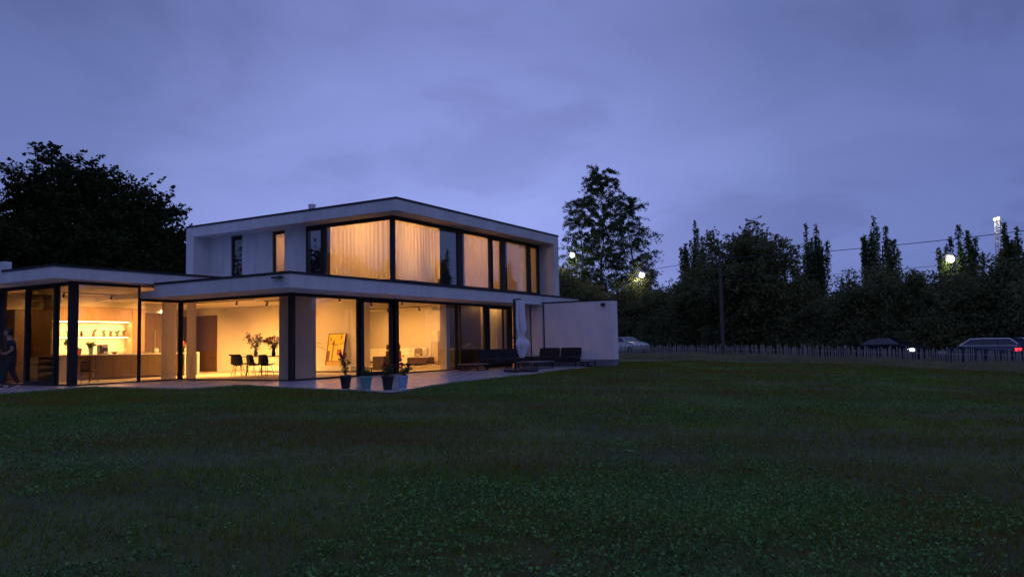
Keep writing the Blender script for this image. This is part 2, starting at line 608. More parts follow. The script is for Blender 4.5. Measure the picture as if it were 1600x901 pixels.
terrace = struct(MB().prism(TERR, -0.12, -0.035).build('terrace', bed_m))
full_tile = None
TS, J = 0.9, 0.012
for ix in range(-14, 16):
    for iy in range(-8, 12):
        x0, y0 = ix * TS, iy * TS
        p = clip_rect(TERR, x0 + J / 2, x0 + TS - J / 2, y0 + J / 2, y0 + TS - J / 2)
        if len(p) < 3:
            continue
        ar = 0.5 * abs(sum(p[i][0] * p[(i + 1) % len(p)][1] - p[(i + 1) % len(p)][0] * p[i][1] for i in range(len(p))))
        if ar < 0.02:
            continue
        dz = random.uniform(-0.003, 0.003)
        if ar > 0.999 * (TS - J) ** 2:
            if full_tile is None:
                full_tile = MB().box(0, TS - J, 0, TS - J, -0.034, 0).build('tile', tile_m, terrace)
                q = full_tile
            else:
                q = full_tile.copy()
                C.objects.link(q)
            q.location = (x0 + J / 2, y0 + J / 2, dz)
            q.rotation_euler = (random.uniform(-.0025, .0025), random.uniform(-.0025, .0025), 0)
        else:
            MB().prism([(a - x0, b - y0) for a, b in p], -0.034, 0).build('tile', tile_m, terrace, loc=(x0, y0, dz))

# road with kerb and a broken centre line
def strip(name, s0, s1, o0, o1, dz, m, n=60, th=None):
    mb = MB()
    ss = np.linspace(s0, s1, n)
    for k in range(n):
        for o in (o0, o1):
            p = fpt(ss[k], o)
            mb.v.append((p[0], p[1], float(road_z(ss[k])) + dz))
            if th:
                mb.v.append((p[0], p[1], float(road_z(ss[k])) + dz - th))
    st = 4 if th else 2
    for k in range(n - 1):
        a, b = k * st, (k + 1) * st
        if th:
            mb.f += [(a, b, b + 2, a + 2), (a + 1, b + 1, b, a), (a + 2, b + 2, b + 3, a + 3)]
        else:
            mb.f += [(a, a + 1, b + 1, b)]
    return mb.build(name, m)


road = struct(strip('road', -70, 90, 4.6, 11.6, 0.0, conc_m))
for o0 in (4.45, 11.6):
    struct(strip('kerb', -70, 90, o0, o0 + 0.15, 0.11, kerb_m, th=0.2))
for k in range(26):
    mk = strip('road_marking', -40 + k * 4.5, -38 + k * 4.5, 7.85, 7.97, 0.004, paint_white, n=3)
    mk.parent = road

# ------------------------------------------------------------------ the house
house = thing('modern_house', 'flat roofed two storey house with lit full height glazing and pale render', 'house')
ZG = 2.79     # ground storey glazing head
box = lambda *a: MB().box(*a)


def window(name, axis, c, a0, a1, z0, z1, posts=(), fw_=0.06, head=0.08, sill=0.05, depth=0.08, g=glass_lo, panes=None, sashes=()):
    """A framed opening in the plane axis=c from a0 to a1. posts: (p0, p1) solid uprights. Panes fill what is left."""
    f = MB()
    d = depth / 2

    def put(mb, p0, p1, q0, q1, dd=d):
        if axis == 'x':
            mb.box(c - dd, c + dd, p0, p1, q0, q1)
        else:
            mb.box(p0, p1, c - dd, c + dd, q0, q1)
    put(f, a0, a1, z1 - head, z1)
    put(f, a0, a1, z0, z0 + sill)
    solid = sorted([(a0, a0 + fw_), (a1 - fw_, a1)] + list(posts))
    for p0, p1 in solid:
        put(f, p0, p1, z0 + sill + 0.0005, z1 - head - 0.0005)
    o = f.build(name, frame_m, house)
    for (u0, u1), (v0, v1) in zip(solid[:-1], solid[1:]):
        if v0 - u1 < 0.05:
            continue
        p = MB()
        put(p, u1 + 0.001, v0 - 0.001, z0 + sill + 0.001, z1 - head - 0.001, 0.006)
        p.build('pane', g, o)
    for (s0, s1, r) in sashes:      # moving leaf: its own stiles and thick bottom rail, set proud of the frame
        q = MB()
        for (p0, p1, q0, q1) in ((s0, s0 + r, z0 + .14, z1 - head), (s1 - r, s1, z0 + .14, z1 - head), (s0, s1, z0, z0 + .14), (s0, s1, z1 - head - .06, z1 - head)):
            if axis == 'x':
                q.box(c - d - .03, c - d - .003, p0, p1, q0, q1)
            else:
                q.box(p0, p1, c - d - .03, c - d - .003, q0, q1)
        q.build('sliding_sash', frame_m, o)
    return o


# slabs, soffits and fascias
B = dict(parent=house)
lr = MB()
lr.box(-1.6, 17.7, -1.6, 4.66, 3.02, 3.2)
lr.box(-1.6, 17.7, -1.6, 0.06, ZG, 3.02)
lr.box(-1.6, 0.06, 0.06, 5.52, ZG, 3.02)
lr.box(13.72, 17.7, 0.06, 4.66, ZG, 3.02)
lower_roof = lr.build('lower_flat_roof', render_m, house)
MB().box(-1.63, 17.73, -1.63, -1.45, 3.2, 3.27).box(-1.63, -1.45, -1.45, 4.655, 3.2, 3.27).box(17.55, 17.73, -1.45, 4.655, 3.2, 3.27).build('coping', coping_m, lower_roof)
MB().box(-1.4, 17.5, -1.4, 4.6, 3.2, 3.21).build('roof_membrane', bed_m, lower_roof)
kr = MB()
kr.box(-4.88, 4.17, 4.662, 16.0, 3.235, 3.58)
kitchen_roof = kr.build('kitchen_flat_roof', render_m, house)
MB().box(-4.91, 4.17, 4.63, 4.80, 3.58, 3.65).box(-4.91, -4.73, 4.80, 7.55, 3.58, 3.65).build('coping', coping_m, kitchen_roof)
MB().box(-4.84, -4.6, 7.56, 16, 3.581, 3.93).box(-4.6, 4.17, 15.7, 16, 3.581, 3.93).build('roof_upstand', render_m, kitchen_roof)
ur = MB()
ur.box(4.178, 16.985, -0.875, 10.797, 5.932, 6.345)
upper_roof = ur.build('upper_flat_roof', render_m, house)
MB().box(4.15, 17.01, -0.90, -0.74, 6.345, 6.42).box(4.15, 4.31, -0.74, 10.66, 6.345, 6.42).box(16.85, 17.01, -0.74, 10.66, 6.345, 6.42).box(4.15, 17.01, 10.66, 10.82, 6.345, 6.42).build('coping', coping_m, upper_roof)
MB().lathe([(0.14, 0), (0.14, 0.46), (0.155, 0.465), (0.155, 0.50), (0.11, 0.505)], 14).build('flue', steel_m, upper_roof, loc=(5.3, 4.4, 6.36))
# upper storey frame: end walls of the loggia
MB().box(4.178, 5.10, 10.311, 10.797, 3.27, 5.931).build('end_wall', render_m, house)
MB().box(16.485, 16.985, -0.875, 0.06, 3.27, 5.931).build('end_wall', render_m, house)
# upper storey walls beside the slot windows
for y0, y1 in ((4.46, 5.70), (6.44, 8.26), (8.98, 10.311)):
    MB().box(5.053, 5.30, y0, y1, 3.27, 5.931).build('upper_wall', render_m, house)
MB().box(5.1, 16.985, 10.55, 10.797, 3.27, 5.931).box(16.74, 16.985, 0.06, 10.55, 3.27, 5.931).build('rear_upper_wall', render_m, house)
MB().box(5.32, 16.7, 0.10, 10.5, 3.29, 3.33).build('upper_floor', floor_m, house)
MB().box(5.32, 16.7, 0.10, 10.5, 5.88, 5.93).build('upper_ceiling', ceil_m, house)
uw = MB()
uw.box(5.30, 9.40, 3.40, 3.50, 3.33, 5.88)
uw.box(9.40, 9.50, 0.12, 3.50, 3.33, 5.88)
uw.box(9.50, 16.7, 4.2, 4.3, 3.33, 5.88)
uw.box(12.95, 13.05, 0.12, 4.2, 3.33, 5.88)
uw.box(5.34, 8.0, 5.3, 5.36, 3.33, 5.88).box(5.34, 8.0, 7.3, 7.36, 3.33, 5.88)
uw.build('partition_wall', inwall_m, house)
MB().box(15.0, 16.6, 3.95, 4.18, 3.34, 5.86).build('oak_panelling', wood_m, house)
MB().box(8.0, 8.1, 5.4, 7.26, 3.34, 5.86).build('oak_panelling', wood_m, house)
# upper glazing
window('window', 'y', 0.0, 5.09, 16.485, 3.30, 5.93, posts=((9.27, 9.66), (11.78, 12.01), (12.78, 13.2), (15.25, 15.52), (16.28, 16.41)), head=0.14, sill=0.24, g=glass_hi, sashes=((12.0, 12.79, .05), (15.52, 16.3, .05)))
window('window', 'x', 5.053, 0.06, 4.46, 3.30, 5.93, posts=((3.34, 3.56),), head=0.14, sill=0.24, g=glass_hi, sashes=((3.56, 4.36, .06),))
MB().box(5.0, 5.10, -0.05, 0.055, 3.30, 5.931).build('corner_post', frame_m, house)
window('slot_window', 'x', 5.16, 5.70, 6.44, 3.30, 5.90, fw_=0.09, head=0.12, g=glass_lo)
window('slot_window', 'x', 5.16, 8.26, 8.98, 3.30, 5.90, fw_=0.09, head=0.12, g=glass_lo)
# ground storey: floor and ceilings, walls
MB().box(-3.80, 16.6, 0.0, 15.6, -0.30, 0.0).build('floor', floor_m, house)
MB().box(0.08, 16.6, 0.08, 5.40, 2.98, 3.015).box(0.01, 16.6, 5.52, 15.5, 2.98, 3.015).build('living_room_ceiling', ceil_m, house)
MB().box(-3.75, 0.0, 5.53, 15.5, 3.18, 3.23).build('kitchen_ceiling', ceil_m, house)
MB().box(0.0, 0.01, 5.53, 15.5, 2.98, 3.18).build('bulkhead', ceil_m, house)
MB().box(7.0, 7.6, 3.35, 15.5, 0.0, 2.98).build('chimney_wall', inwall_m, house)
MB().box(16.3, 16.6, 0.08, 15.5, 0, 2.98).build('living_room_wall', inwall_m, house)
MB().box(-4.2, 16.6, 15.5, 15.8, 0, 3.2).build('rear_wall', render_m, house)
MB().box(-3.95, -3.70, 9.72, 15.5, 0, 3.23).build('kitchen_side_wall', render_m, house)
MB().box(8.58, 8.82, 0.10, 0.42, 0, 2.98).build('wall_end', inwall_m, house)
MB().box(10.25, 13.29, 1.25, 1.35, 0, 2.98).build('inner_partition', inwall_m, house)
MB().box(10.16, 12.75, 1.10, 1.24, 0.01, 2.97).build('dark_panelling', dwood_m, house)
MB().box(13.30, 13.72, 0.045, 1.35, 0.0, 2.97).build('side_wall', render_m, house)
MB().box(-3.7, 3.9, 11.2, 11.4, 0, 3.18 - .005).build('kitchen_wall', inwall_m, house)
MB().box(6.94, 6.998, 12.25, 14.9, 0.0, 2.66).build('oak_door', dwood_m, house)
# ground glazing
window('window', 'y', 0.0, 0.06, 3.10, 0.0, ZG - .002, head=0.10)
window('sliding_door', 'y', 0.02, 3.10, 5.05, 0.0, ZG - .002, posts=((3.1, 3.28), (4.83, 5.05)), head=0.12, sashes=((3.2, 4.95, .16),))
window('window', 'y', 0.0, 5.05, 11.33, 0.0, ZG - .002, posts=((5.05, 5.32), (9.10, 9.24), (9.38, 9.46)), head=0.10, sill=0.04)
window('sliding_door', 'y', 0.02, 11.33, 13.72, 0.0, ZG - .002, posts=((11.33, 11.72), (12.92, 12.98), (13.32, 13.72)), head=0.12, sashes=((11.62, 13.40, .10),))
window('window', 'x', 0.0, 0.06, 5.43, 0.0, ZG - .002, head=0.10, sill=0.04)
MB().box(-0.08, 0.075, -0.08, 0.055, 0.0, ZG - .001).build('corner_post', frame_m, house)
MB().box(-0.05, 0.05, 5.43, 5.51, 0.0, ZG - .001).build('corner_post', frame_m, house)
window('window', 'y', 5.46, -1.57, -0.05, 0.0, ZG - .003, fw_=0.03, head=0.09, sill=0.04)
window('window', 'y', 5.46, -3.72, -1.575, 0.0, 3.232, fw_=0.045, head=0.09, sill=0.04)
MB().box(-3.97, -3.72, 5.38, 5.50, 0.0, 3.233).build('corner_post', frame_m, house)
kl = window('window', 'x', -3.83, 5.50, 9.72, 0.0, 3.232, posts=((6.24, 6.48), (7.9, 8.13), (9.40, 9.72)), head=0.11, sill=0.05, sashes=((6.3, 8.08, .12),))
for c_ in kl.children:          # the sliding leaf has darker solar glass
    if c_.name.startswith('pane') and 6.5 < sum(v.co.y for v in c_.data.vertices) / len(c_.data.vertices) < 7.9:
        c_.data.materials[0] = glass_dim
# small fittings on the fascia
sl = MB().box(-1.66, -1.6, -1.24, -1.18, 3.07, 3.15).rbox(-1.74, -1.64, -1.4, -0.95, 3.075, 3.125, .02).build('security_lamp', black_m, lower_roof)
# kitchen wall unit set into the back wall
ku = thing('kitchen_wall_unit', 'kitchen wall unit with lit niche, plant shelf and tall oak cupboards', 'wall unit')
MB().box(-1.6, 1.56, 10.62, 11.19, 2.21, 2.76).build('upper_cupboard', wood_m, ku)
MB().box(-1.62, 2.12, 10.6, 11.19, 2.765, 3.17).build('bulkhead', inwall_m, ku)
MB().box(-1.6, 1.56, 11.10, 11.19, 0.95, 2.205).build('splashback', stone_m, ku)
MB().box(-1.6, 1.56, 10.72, 11.098, 1.60, 1.645).build('shelf', wood_m, ku)
MB().box(-1.6, 1.56, 10.58, 11.19, 0.0, 0.90).build('base_cupboard', wood_m, ku)
MB().box(-1.6, 1.56, 10.56, 11.098, 0.905, 0.945).build('worktop', stone_m, ku)
MB().box(1.565, 2.12, 10.6, 11.19, 0, 2.76).build('oak_column', wood_m, ku)
for k in range(3):
    x0 = 2.13 + k * .495
    t_ = MB().box(x0, x0 + .488, 10.6, 11.19, 0.05, 2.60).build('tall_cupboard_door', dwood_m, ku)
    MB().box(x0 + .42, x0 + .44, 10.555, 10.598, 0.95, 1.9).build('handle', steel_m, t_)
for x0 in (-2.92, -2.26):
    t_ = MB().box(x0, x0 + .652, 10.6, 11.19, 0.05, 2.60).build('tall_cupboard_door', dwood_m, ku)
    MB().box(x0 + .57, x0 + .59, 10.555, 10.598, 0.95, 1.9).build('handle', steel_m, t_)
MB().box(-1.55, 1.5, 10.70, 10.76, 2.188, 2.207).build('strip_light', led_m, ku)
MB().box(-1.55, 1.5, 10.76, 10.80, 1.585, 1.599).build('strip_light', led_m, ku)
lamp('niche_light', 'AREA', (0, 10.74, 2.17), 85, WARM, 3.0, (0, 0, 0), sy=0.06)
lamp('niche_light', 'AREA', (0, 10.80, 1.575), 60, WARM, 3.0, (0, 0, 0), sy=0.06)

# garden wall closing the terrace
gw = thing('garden_wall', 'pale rendered wall closing the terrace beyond the outdoor sofa', 'wall', (13.78, 0, 0))
MB().box(0, .5, -5.1, -1.71, 0.27, 2.84).build('wall_panel', pale_render, gw)
for y0, y1 in ((-1.58, -1.02), (-0.90, -0.03)):
    MB().box(0, .5, y0, y1, 0.27, ZG - .003).build('wall_panel', pale_render, gw)
MB().box(.012, .488, -5.09, -0.03, -0.3, 0.268).build('plinth', plinth_m, gw)
MB().box(-.02, .52, -5.12, -1.62, 2.842, 2.90).build('coping', coping_m, gw)
for y0, y1 in ((-1.708, -1.582), (-1.018, -0.902)):
    MB().box(.14, .16, y0, y1, 0.272, ZG - .004).build('slot_pane', carglass_m, gw)
wl = MB().rbox(-.16, -.001, -4.76, -4.58, 2.60, 2.74, .03).build('wall_lamp', black_m, gw)
MB().box(-.14, -.02, -4.74, -4.60, 2.585, 2.60).build('lamp_glass', lens_m, wl)


# ------------------------------------------------------------------ curtains
def curtain(label, axis, c, a0, a1, z0, z1, m, folds=9.0, amp=0.045, group=None):
    n = max(16, int(abs(a1 - a0) * folds * 8))
    V, F = [], []
    ph = random.random() * 6
    for th in (0, 1):
        for k in range(n + 1):
            a = a0 + (a1 - a0) * k / n
            o = amp * math.sin(a * folds * 2 * PI + ph + 0.9 * math.sin(a * 5.3)) * (0.8 + 0.4 * math.sin(a * 3.1 + ph)) + th * 0.002
            for z, f in ((z0, 1.15), (z1, 0.75)):
                V.append((c + o * f, a, z) if axis == 'x' else (a, c + o * f, z))
    b = 2 * (n + 1)
    for k in range(n):
        i = 2 * k
        F.append((i, i + 2, i + 3, i + 1))
    mb = MB(); mb.v, mb.f = V[:b], F
    o = mb.build('curtain', m, None, True)
    tag(o, label, 'curtain', group)
    rail = MB()
    if axis == 'x':
        rail.box(c - .015, c + .015, a0, a1, z1 + .001, z1 + .03)
    else:
        rail.box(a0, a1, c - .015, c + .015, z1 + .001, z1 + .03)
    rail.build('curtain_rail', frame_m, o)
    return o


curtain('cream sheer curtain beside the kitchen island, left of the black corner post', 'y', 5.62, -0.62, -0.06, 0.02, 2.93, sheer_m, 14, .035)
curtain('narrow sheer curtain gathered at the island end of the dining room glass', 'x', 0.16, 4.85, 5.36, 0.02, 2.93, sheer_m, 14, .03)
curtain('grey drape on the dining side of the ground floor glass corner', 'x', 0.13, 0.12, 0.72, 0.02, 2.93, drape_m, 10, .03)
curtain('wide grey drape on the terrace side of the ground floor glass corner', 'y', 0.13, 0.14, 1.18, 0.02, 2.93, drape_m, 8, .03)
curtain('pale curtain inside the terrace door nearest the garden wall', 'y', 0.18, 12.72, 13.28, 0.02, 2.9, sheer_m, 12, .03)
curtain('lit sheer curtain filling the upstairs window left of the corner', 'x', 5.22, 0.12, 3.30, 3.34, 5.85, sheer_m, 4.6, .038)
curtain('pleated lit sheer curtain in the upstairs window right of the corner', 'y', 0.17, 5.18, 8.16, 3.34, 5.85, sheer_m, 5.0, .065)
curtain('dark blue grey blackout curtain at the right edge of the corner bedroom window', 'y', 0.10, 8.17, 9.392, 3.34, 5.85, dark_drape, 6, .022)
curtain('dark narrow blackout curtain at the left edge of the middle upstairs window', 'y', 0.17, 9.6, 10.05, 3.34, 5.85, dark_drape, 6, .03)
curtain('lit sheer curtain across the middle upstairs window', 'y', 0.17, 10.06, 12.8, 3.34, 5.85, sheer_m, 5, .02)
curtain('dark narrow blackout curtain left of the last upstairs window', 'y', 0.17, 13.15, 13.68, 3.34, 5.85, dark_drape, 6, .03)
curtain('lit sheer curtain half across the last upstairs window by the end wall', 'y', 0.17, 13.69, 14.80, 3.34, 5.85, sheer_m, 5, .02)
curtain('dark curtain behind the small upstairs window left of the wide lit one', 'x', 5.24, 3.52, 4.44, 3.34, 5.85, dark_drape, 6, .03)

# ------------------------------------------------------------------ lights inside
def track(label, x, y0, y1, z, heads, e, axis='y'):
    t = thing('track_light', label, 'track light')
    if axis == 'y':
        MB().box(x - .018, x + .018, y0, y1, z - .03, z).build('rail', black_m, t)
    else:
        MB().box(y0, y1, x - .018, x + .018, z - .03, z).build('rail', black_m, t)
    for a, dx, dy in heads:
        px, py = (x, a) if axis == 'y' else (a, x)
        h = MB().tube([(px, py, z - .03), (px, py, z - .07)], .012, 6).tube([(px, py, z - .06), (px + dx * .13, py + dy * .13, z - .20)], .04, 10).build('spot_head', black_m, t)
        MB().tube([(px + dx * .131, py + dy * .131, z - .201), (px + dx * .135, py + dy * .135, z - .206)], .034, 10).build('lens', spot_m, h)
        d = Vector((dx * .13, dy * .13, -.14))
        lamp('spot_lamp', 'SPOT', (px + dx * .15, py + dy * .15, z - .225), e, WARM, .05, d.to_track_quat('-Z', 'Y').to_euler(), R(150), 0.9)
    return t


track('ceiling track with spots running along the sofa side of the living room', 8.3, 0.5, 4.3, 2.979, [(0.9, .7, .5), (2.2, .8, .3), (3.9, .7, .2)], 300)
track('short ceiling track with spots in front of the chimney wall and painting', 4.6, 2.0, 6.4, 2.979, [(2.3, .6, .2), (5.4, .9, .0), (6.2, .2, .8)], 300)
track('ceiling track over the dining table and vases', 3.4, 5.6, 11.0, 2.979, [(6.6, .2, .5), (9.4, .4, -.2), (10.8, .3, .7)], 2000)
track('kitchen ceiling track above the dark oak island', 9.2, -2.9, 3.5, 3.179, [(-2.0, .1, .5), (-0.2, 0, .6), (1.7, .1, .5)], 330, 'x')
track('far ceiling track lighting the wall behind the cream sofa', 13.4, 4.4, 10.0, 2.979, [(5.2, .8, .1), (7.2, .8, .0), (9.2, .7, .1)], 460)


def ceiling_lamp(label, x, y, z, e, r=.12):
    t = thing('ceiling_light', label, 'ceiling light', (x, y, z))
    MB().lathe([(r, -.001), (r, -.04), (r * .9, -.05)], 16).build('housing', white_m, t)
    MB().lathe([(r * .85, -.0505), (r * .8, -.062)], 16).build('diffuser', bulb_m, t)
    lamp('ceiling_lamp', 'POINT', (x, y, z - .22), e, WARM, .12)


ceiling_lamp('ceiling light glowing behind the sheer curtains of the corner bedroom', 6.8, 1.9, 5.88, 380)
ceiling_lamp('ceiling light of the middle upstairs room', 11.3, 2.0, 5.88, 190)
ceiling_lamp('ceiling light of the last upstairs room by the end wall', 14.9, 2.2, 5.88, 80)
ceiling_lamp('ceiling light of the stair landing behind the lit slot window', 6.6, 6.2, 5.88, 40)
ceiling_lamp('ceiling light of the side room behind the last terrace door', 12.95, 0.6, 2.98, 11)


# ------------------------------------------------------------------ things inside
def shaded_lamp(label, x, y, z, hgt, e):
    t = thing('table_lamp', label, 'lamp', (x, y, z))
    MB().lathe([(.09, 0), (.09, .02), (.02, .04), (.015, hgt - .2)], 12).build('base', steel_m, t)
    MB().lathe([(.16, hgt - .22), (.12, hgt)], 16).build('lamp_shade', bulb_m, t)
    return t


cab = thing('bedside_cabinet', 'low white cabinet behind the sheer curtain of the corner bedroom', 'cabinet', (7.6, 0.75, 3.33))
MB().box(-1.3, 1.2, -.22, .22, .08, .48).build('carcass', white_m, cab)
for x0 in (-1.28, -.04):
    d_ = MB().box(x0, x0 + 1.2, -.245, -.222, .1, .46).build('drawer_front', white_m, cab)
    MB().box(x0 + .5, x0 + .7, -.262, -.246, .36, .38).build('handle', steel_m, d_)
shaded_lamp('glowing table lamp seen through the pleated upstairs curtain', 8.0, 0.75, 3.81, .42, 0)
shaded_lamp('smaller glowing lamp left of the other on the bedroom cabinet', 6.6, 0.75, 3.81, .34, 0)
# kitchen island
isl = thing('kitchen_island', 'long dark oak kitchen island with a white worktop', 'kitchen island', (0, 9.3, 0))
MB().box(-1.42, 2.75, .03, 1.0, 0.06, .895).build('carcass', dwood_m, isl)
for k in range(6):
    MB().box(-1.42 + k * .695, -1.42 + k * .695 + .687, 0, .028, .07, .89).build('front_panel', dwood_m, isl)
MB().box(-2.02, 3.72, -.04, 1.04, .90, .945).build('worktop', stone_m, isl)
MB().box(3.62, 3.72, -.04, 1.04, 0, .898).box(3.02, 3.08, -.03, 1.03, 0, .898).build('end_panel', stone_m, isl)
MB().box(-2.02, -1.44, .02, 1.0, 0, .898).build('end_panel', white_m, isl)
su = thing('open_shelf_unit', 'open shelf unit with folded linen left of the kitchen island', 'shelf unit', (-2.75, 9.4, 0))
MB().box(0, .03, 0, .5, 0, .92).box(.62, .65, 0, .5, 0, .92).box(.03, .62, .47, .5, 0, .92).build('carcass', white_m, su)
for z in (.03, .25, .47, .69, .89):
    MB().box(.031, .619, .01, .469, z, z + .025).build('shelf', wood_m, su)
for z in (.276, .496, .716):
    o = MB().rbox(-2.68, -2.2, 9.45, 9.84, z, z + .09, .03).build('folded_linen', sofa_m)
    tag(o, {.276: 'folded pale linen on the lowest filled shelf left of the island', .496: 'folded pale linen on the middle shelf left of the island', .716: 'folded pale linen on the top shelf left of the island'}[z], 'linen', 'folded linen on the shelf unit')


def np_leaves(pts, size, asp=0.5, up_bias=0.0, jit=0.35, r=None):
    """Two-triangle folded leaves (as quads) at pts with random facing."""
    r = r or rng
    n = len(pts)
    d = r.normal(size=(n, 3)); d[:, 2] = d[:, 2] * 0.6 + up_bias
    d /= np.linalg.norm(d, axis=1)[:, None]
    e = r.normal(size=(n, 3))
    e -= (e * d).sum(1)[:, None] * d
    e /= np.linalg.norm(e, axis=1)[:, None]
    nn = np.cross(d, e)
    L = size * (1 + jit * r.uniform(-1, 1, n))[:, None]
    W = L * asp * 0.5
    b = pts
    V = np.stack([b - d * L * .5, b + e * W + nn * L * .08, b + d * L * .5 - nn * L * .05, b - e * W + nn * L * .08], 1).reshape(-1, 3)
    F = np.arange(4 * n).reshape(n, 4)
    return V, F


def bunch(name, parent, m, cx, cy, z0, z1, rad, n, size, loc=None, flowers=None, seed=0):
    """stems fanning up with leaves along them"""
    r = np.random.default_rng(seed)
    P, mb, tips = [], MB(), []
    k = max(4, n // 14)
    for i in range(k):
        a = r.uniform(0, 2 * PI); q = rad * math.sqrt(r.uniform(0.05, 1))
        h = z0 + (z1 - z0) * r.uniform(.55, 1)
        tip = np.array([cx + q * math.cos(a), cy + q * math.sin(a), h])
        base = np.array([cx, cy, z0])
        mid = (tip + base) / 2 + np.array([0, 0, (h - z0) * .15])
        mb.tube([base, mid, tip], [.006, .005, .003], 4)
        tips.append(tip)
        t = r.uniform(.15, 1, 14)[:, None]
        P.append((1 - t) ** 2 * base + 2 * t * (1 - t) * mid + t * t * tip + r.normal(size=(14, 3)) * rad * .16)
    V, F = np_leaves(np.concatenate(P), size, .5, r=r)
    o = np_mesh(name, V, F, m, parent)
    mb.build('stem', leaf_m, parent)
    return tips


def pot_plant(name, label, cat, x, y, z, rb, rt_, h, pm, ph, spread, n, size, group=None, flower=None, seed=0):
    t = thing(name, label, cat, (x, y, z), group=group)
    MB().lathe([(rb * .96, 0), (rb, .01), (rt_ * .97, h * .8), (rt_ * .97, h * .82), (rt_ * 1.06, h * .83), (rt_ * 1.06, h), (rt_ * .96, h), (rt_ * .93, h * .9)], 18).build('pot', pm, t, True)
    MB().lathe([(.001, h * .88), (rt_ * .92, h * .885)], 18).build('soil', soil_m, t)
    tips = bunch('foliage', t, leaf_m, 0, 0, h * .88, h + ph, spread, n, size, seed=seed)
    if flower:
        k = max(2, int(len(tips) * .45))
        for tip in sorted(tips, key=lambda q: -q[2])[:k]:
            r = np.random.default_rng(int(abs(tip[0]) * 1e4))
            V, F = np_leaves(np.array(tip) + r.normal(size=(18, 3)) * .022, .05, .8, r=r)
            np_mesh('flower', V, F, flower, t)
    return t


SH = 1.646
row = [(-1.25, 'tiny fern in a terracotta pot, first from the left on the lit kitchen shelf', terra_m, .10, .12), (-0.85, 'low trailing plant, second from the left on the lit kitchen shelf', teal_m, .10, .14), (-.35, 'succulent in a dark pot, left of the trailing orchid on the kitchen shelf', black_m, .10, .10),
       (.12, 'arching orchid in a pot at the middle of the lit kitchen shelf', terra_m, .22, .20), (.55, 'herb in a green pot left of the shelf end trio', teal_m, .14, .12), (.82, 'herb in a clay pot, third from the right end of the kitchen shelf', terra_m, .14, .12), (1.10, 'leafy herb, second from the right end of the kitchen shelf', teal_m, .18, .14), (1.38, 'leafy herb at the right end of the lit kitchen shelf', terra_m, .16, .13)]
for i, (x, lab, pm, ph, sp) in enumerate(row):
    pot_plant('potted_plant', lab, 'plant', x, 10.88, SH, .045, .06, .11, pm, ph, sp, 60, .06, 'plants along the lit kitchen shelf', seed=20 + i)
CT = .9455
t = pot_plant('potted_plant', 'tall leafy plant in a red pot at the left end of the island', 'plant', -1.42, 9.75, CT, .07, .09, .16, red_m, .38, .2, 90, .12, seed=40)
pot_plant('potted_plant', 'second red pot with low leaves on the island', 'plant', -1.12, 9.72, CT, .07, .09, .15, red_m, .10, .12, 40, .07, seed=41)
pot_plant('potted_plant', 'drooping plant in a grey pot on the kitchen island', 'plant', -.62, 9.8, CT, .07, .09, .26, teal_m, .20, .2, 90, .12, seed=42)
o = tag(MB().rbox(-.32, .02, 9.7, 9.95, CT, CT + .36, .04).build('coffee_machine', black_m), 'dark coffee machine standing on the kitchen island', 'coffee machine')
MB().rbox(-.26, -.04, 9.62, 9.70, CT + .24, CT + .33, .02).build('brew_head', steel_m, o)
MB().lathe([(.05, 0), (.055, .09), (.045, .1)], 12).build('cup', white_m, o, loc=(-.15, 9.64, CT))
MB().box(-.28, -.02, 9.58, 9.69, CT, CT + .02).build('drip_tray', steel_m, o)


def lathe_thing(name, label, cat, x, y, z, prof, m, extra=None, group=None):
    o = MB().lathe(prof, 16).build(name, m, None, True, (x, y, z))
    tag(o, label, cat, group)
    return o


lathe_thing('fruit_bowl', 'shallow brown fruit bowl beside the coffee machine', 'bowl', .25, 9.7, CT, [(.05, 0), (.06, .01), (.15, .08), (.155, .085), (.14, .08), (.05, .02)], terra_m)
lathe_thing('carafe', 'small glass carafe among the things on the island', 'carafe', .72, 9.75, CT, [(.05, 0), (.06, .05), (.03, .14), (.035, .2), (.03, .2)], white_m)
lathe_thing('pepper_mill', 'slim oak pepper mill on the island near the glass divide', 'pepper mill', 1.02, 9.7, CT, [(.03, 0), (.022, .08), (.03, .14), (.02, .2), (.005, .22)], wood_m)
lathe_thing('serving_dish', 'flat white serving dish on the island left of the jug', 'dish', 1.5, 9.6, CT, [(.12, 0), (.2, .035), (.205, .04), (.18, .035), (.1, .01)], white_m)
lathe_thing('jug', 'round cream jug on the kitchen island left of the wine bottle', 'jug', 1.98, 9.62, CT, [(.06, 0), (.085, .06), (.08, .13), (.05, .17), (.06, .19), (.05, .19)], white_m)
bt = lathe_thing('wine_bottle', 'dark wine bottle standing on the right of the kitchen island', 'bottle', 2.32, 9.62, CT, [(.04, 0), (.042, .02), (.042, .2), (.016, .26), (.016, .33), (.017, .34)], black_m)
MB().lathe([(.0425, .07), (.0425, .15)], 16).build('paper_label', white_m, bt)
lathe_thing('side_plate', 'small white plate at the curtain end of the island', 'plate', 2.68, 9.6, CT, [(.06, 0), (.11, .018), (.112, .022), (.06, .008)], white_m)
vz = thing('flower_vase', 'pink flowers in a vase on the far end of the kitchen island', 'vase', (3.3, 9.6, CT))
MB().lathe([(.05, 0), (.07, .06), (.045, .15), (.055, .17)], 14).build('vase', white_m, vz, True)
for tip in bunch('foliage', vz, leaf_m, 0, 0, .12, .42, .24, 70, .06, seed=50):
    V, F = np_leaves(tip + rng.normal(size=(16, 3)) * .025, .06, .8)
    np_mesh('flower', V, F, pink_m, vz)


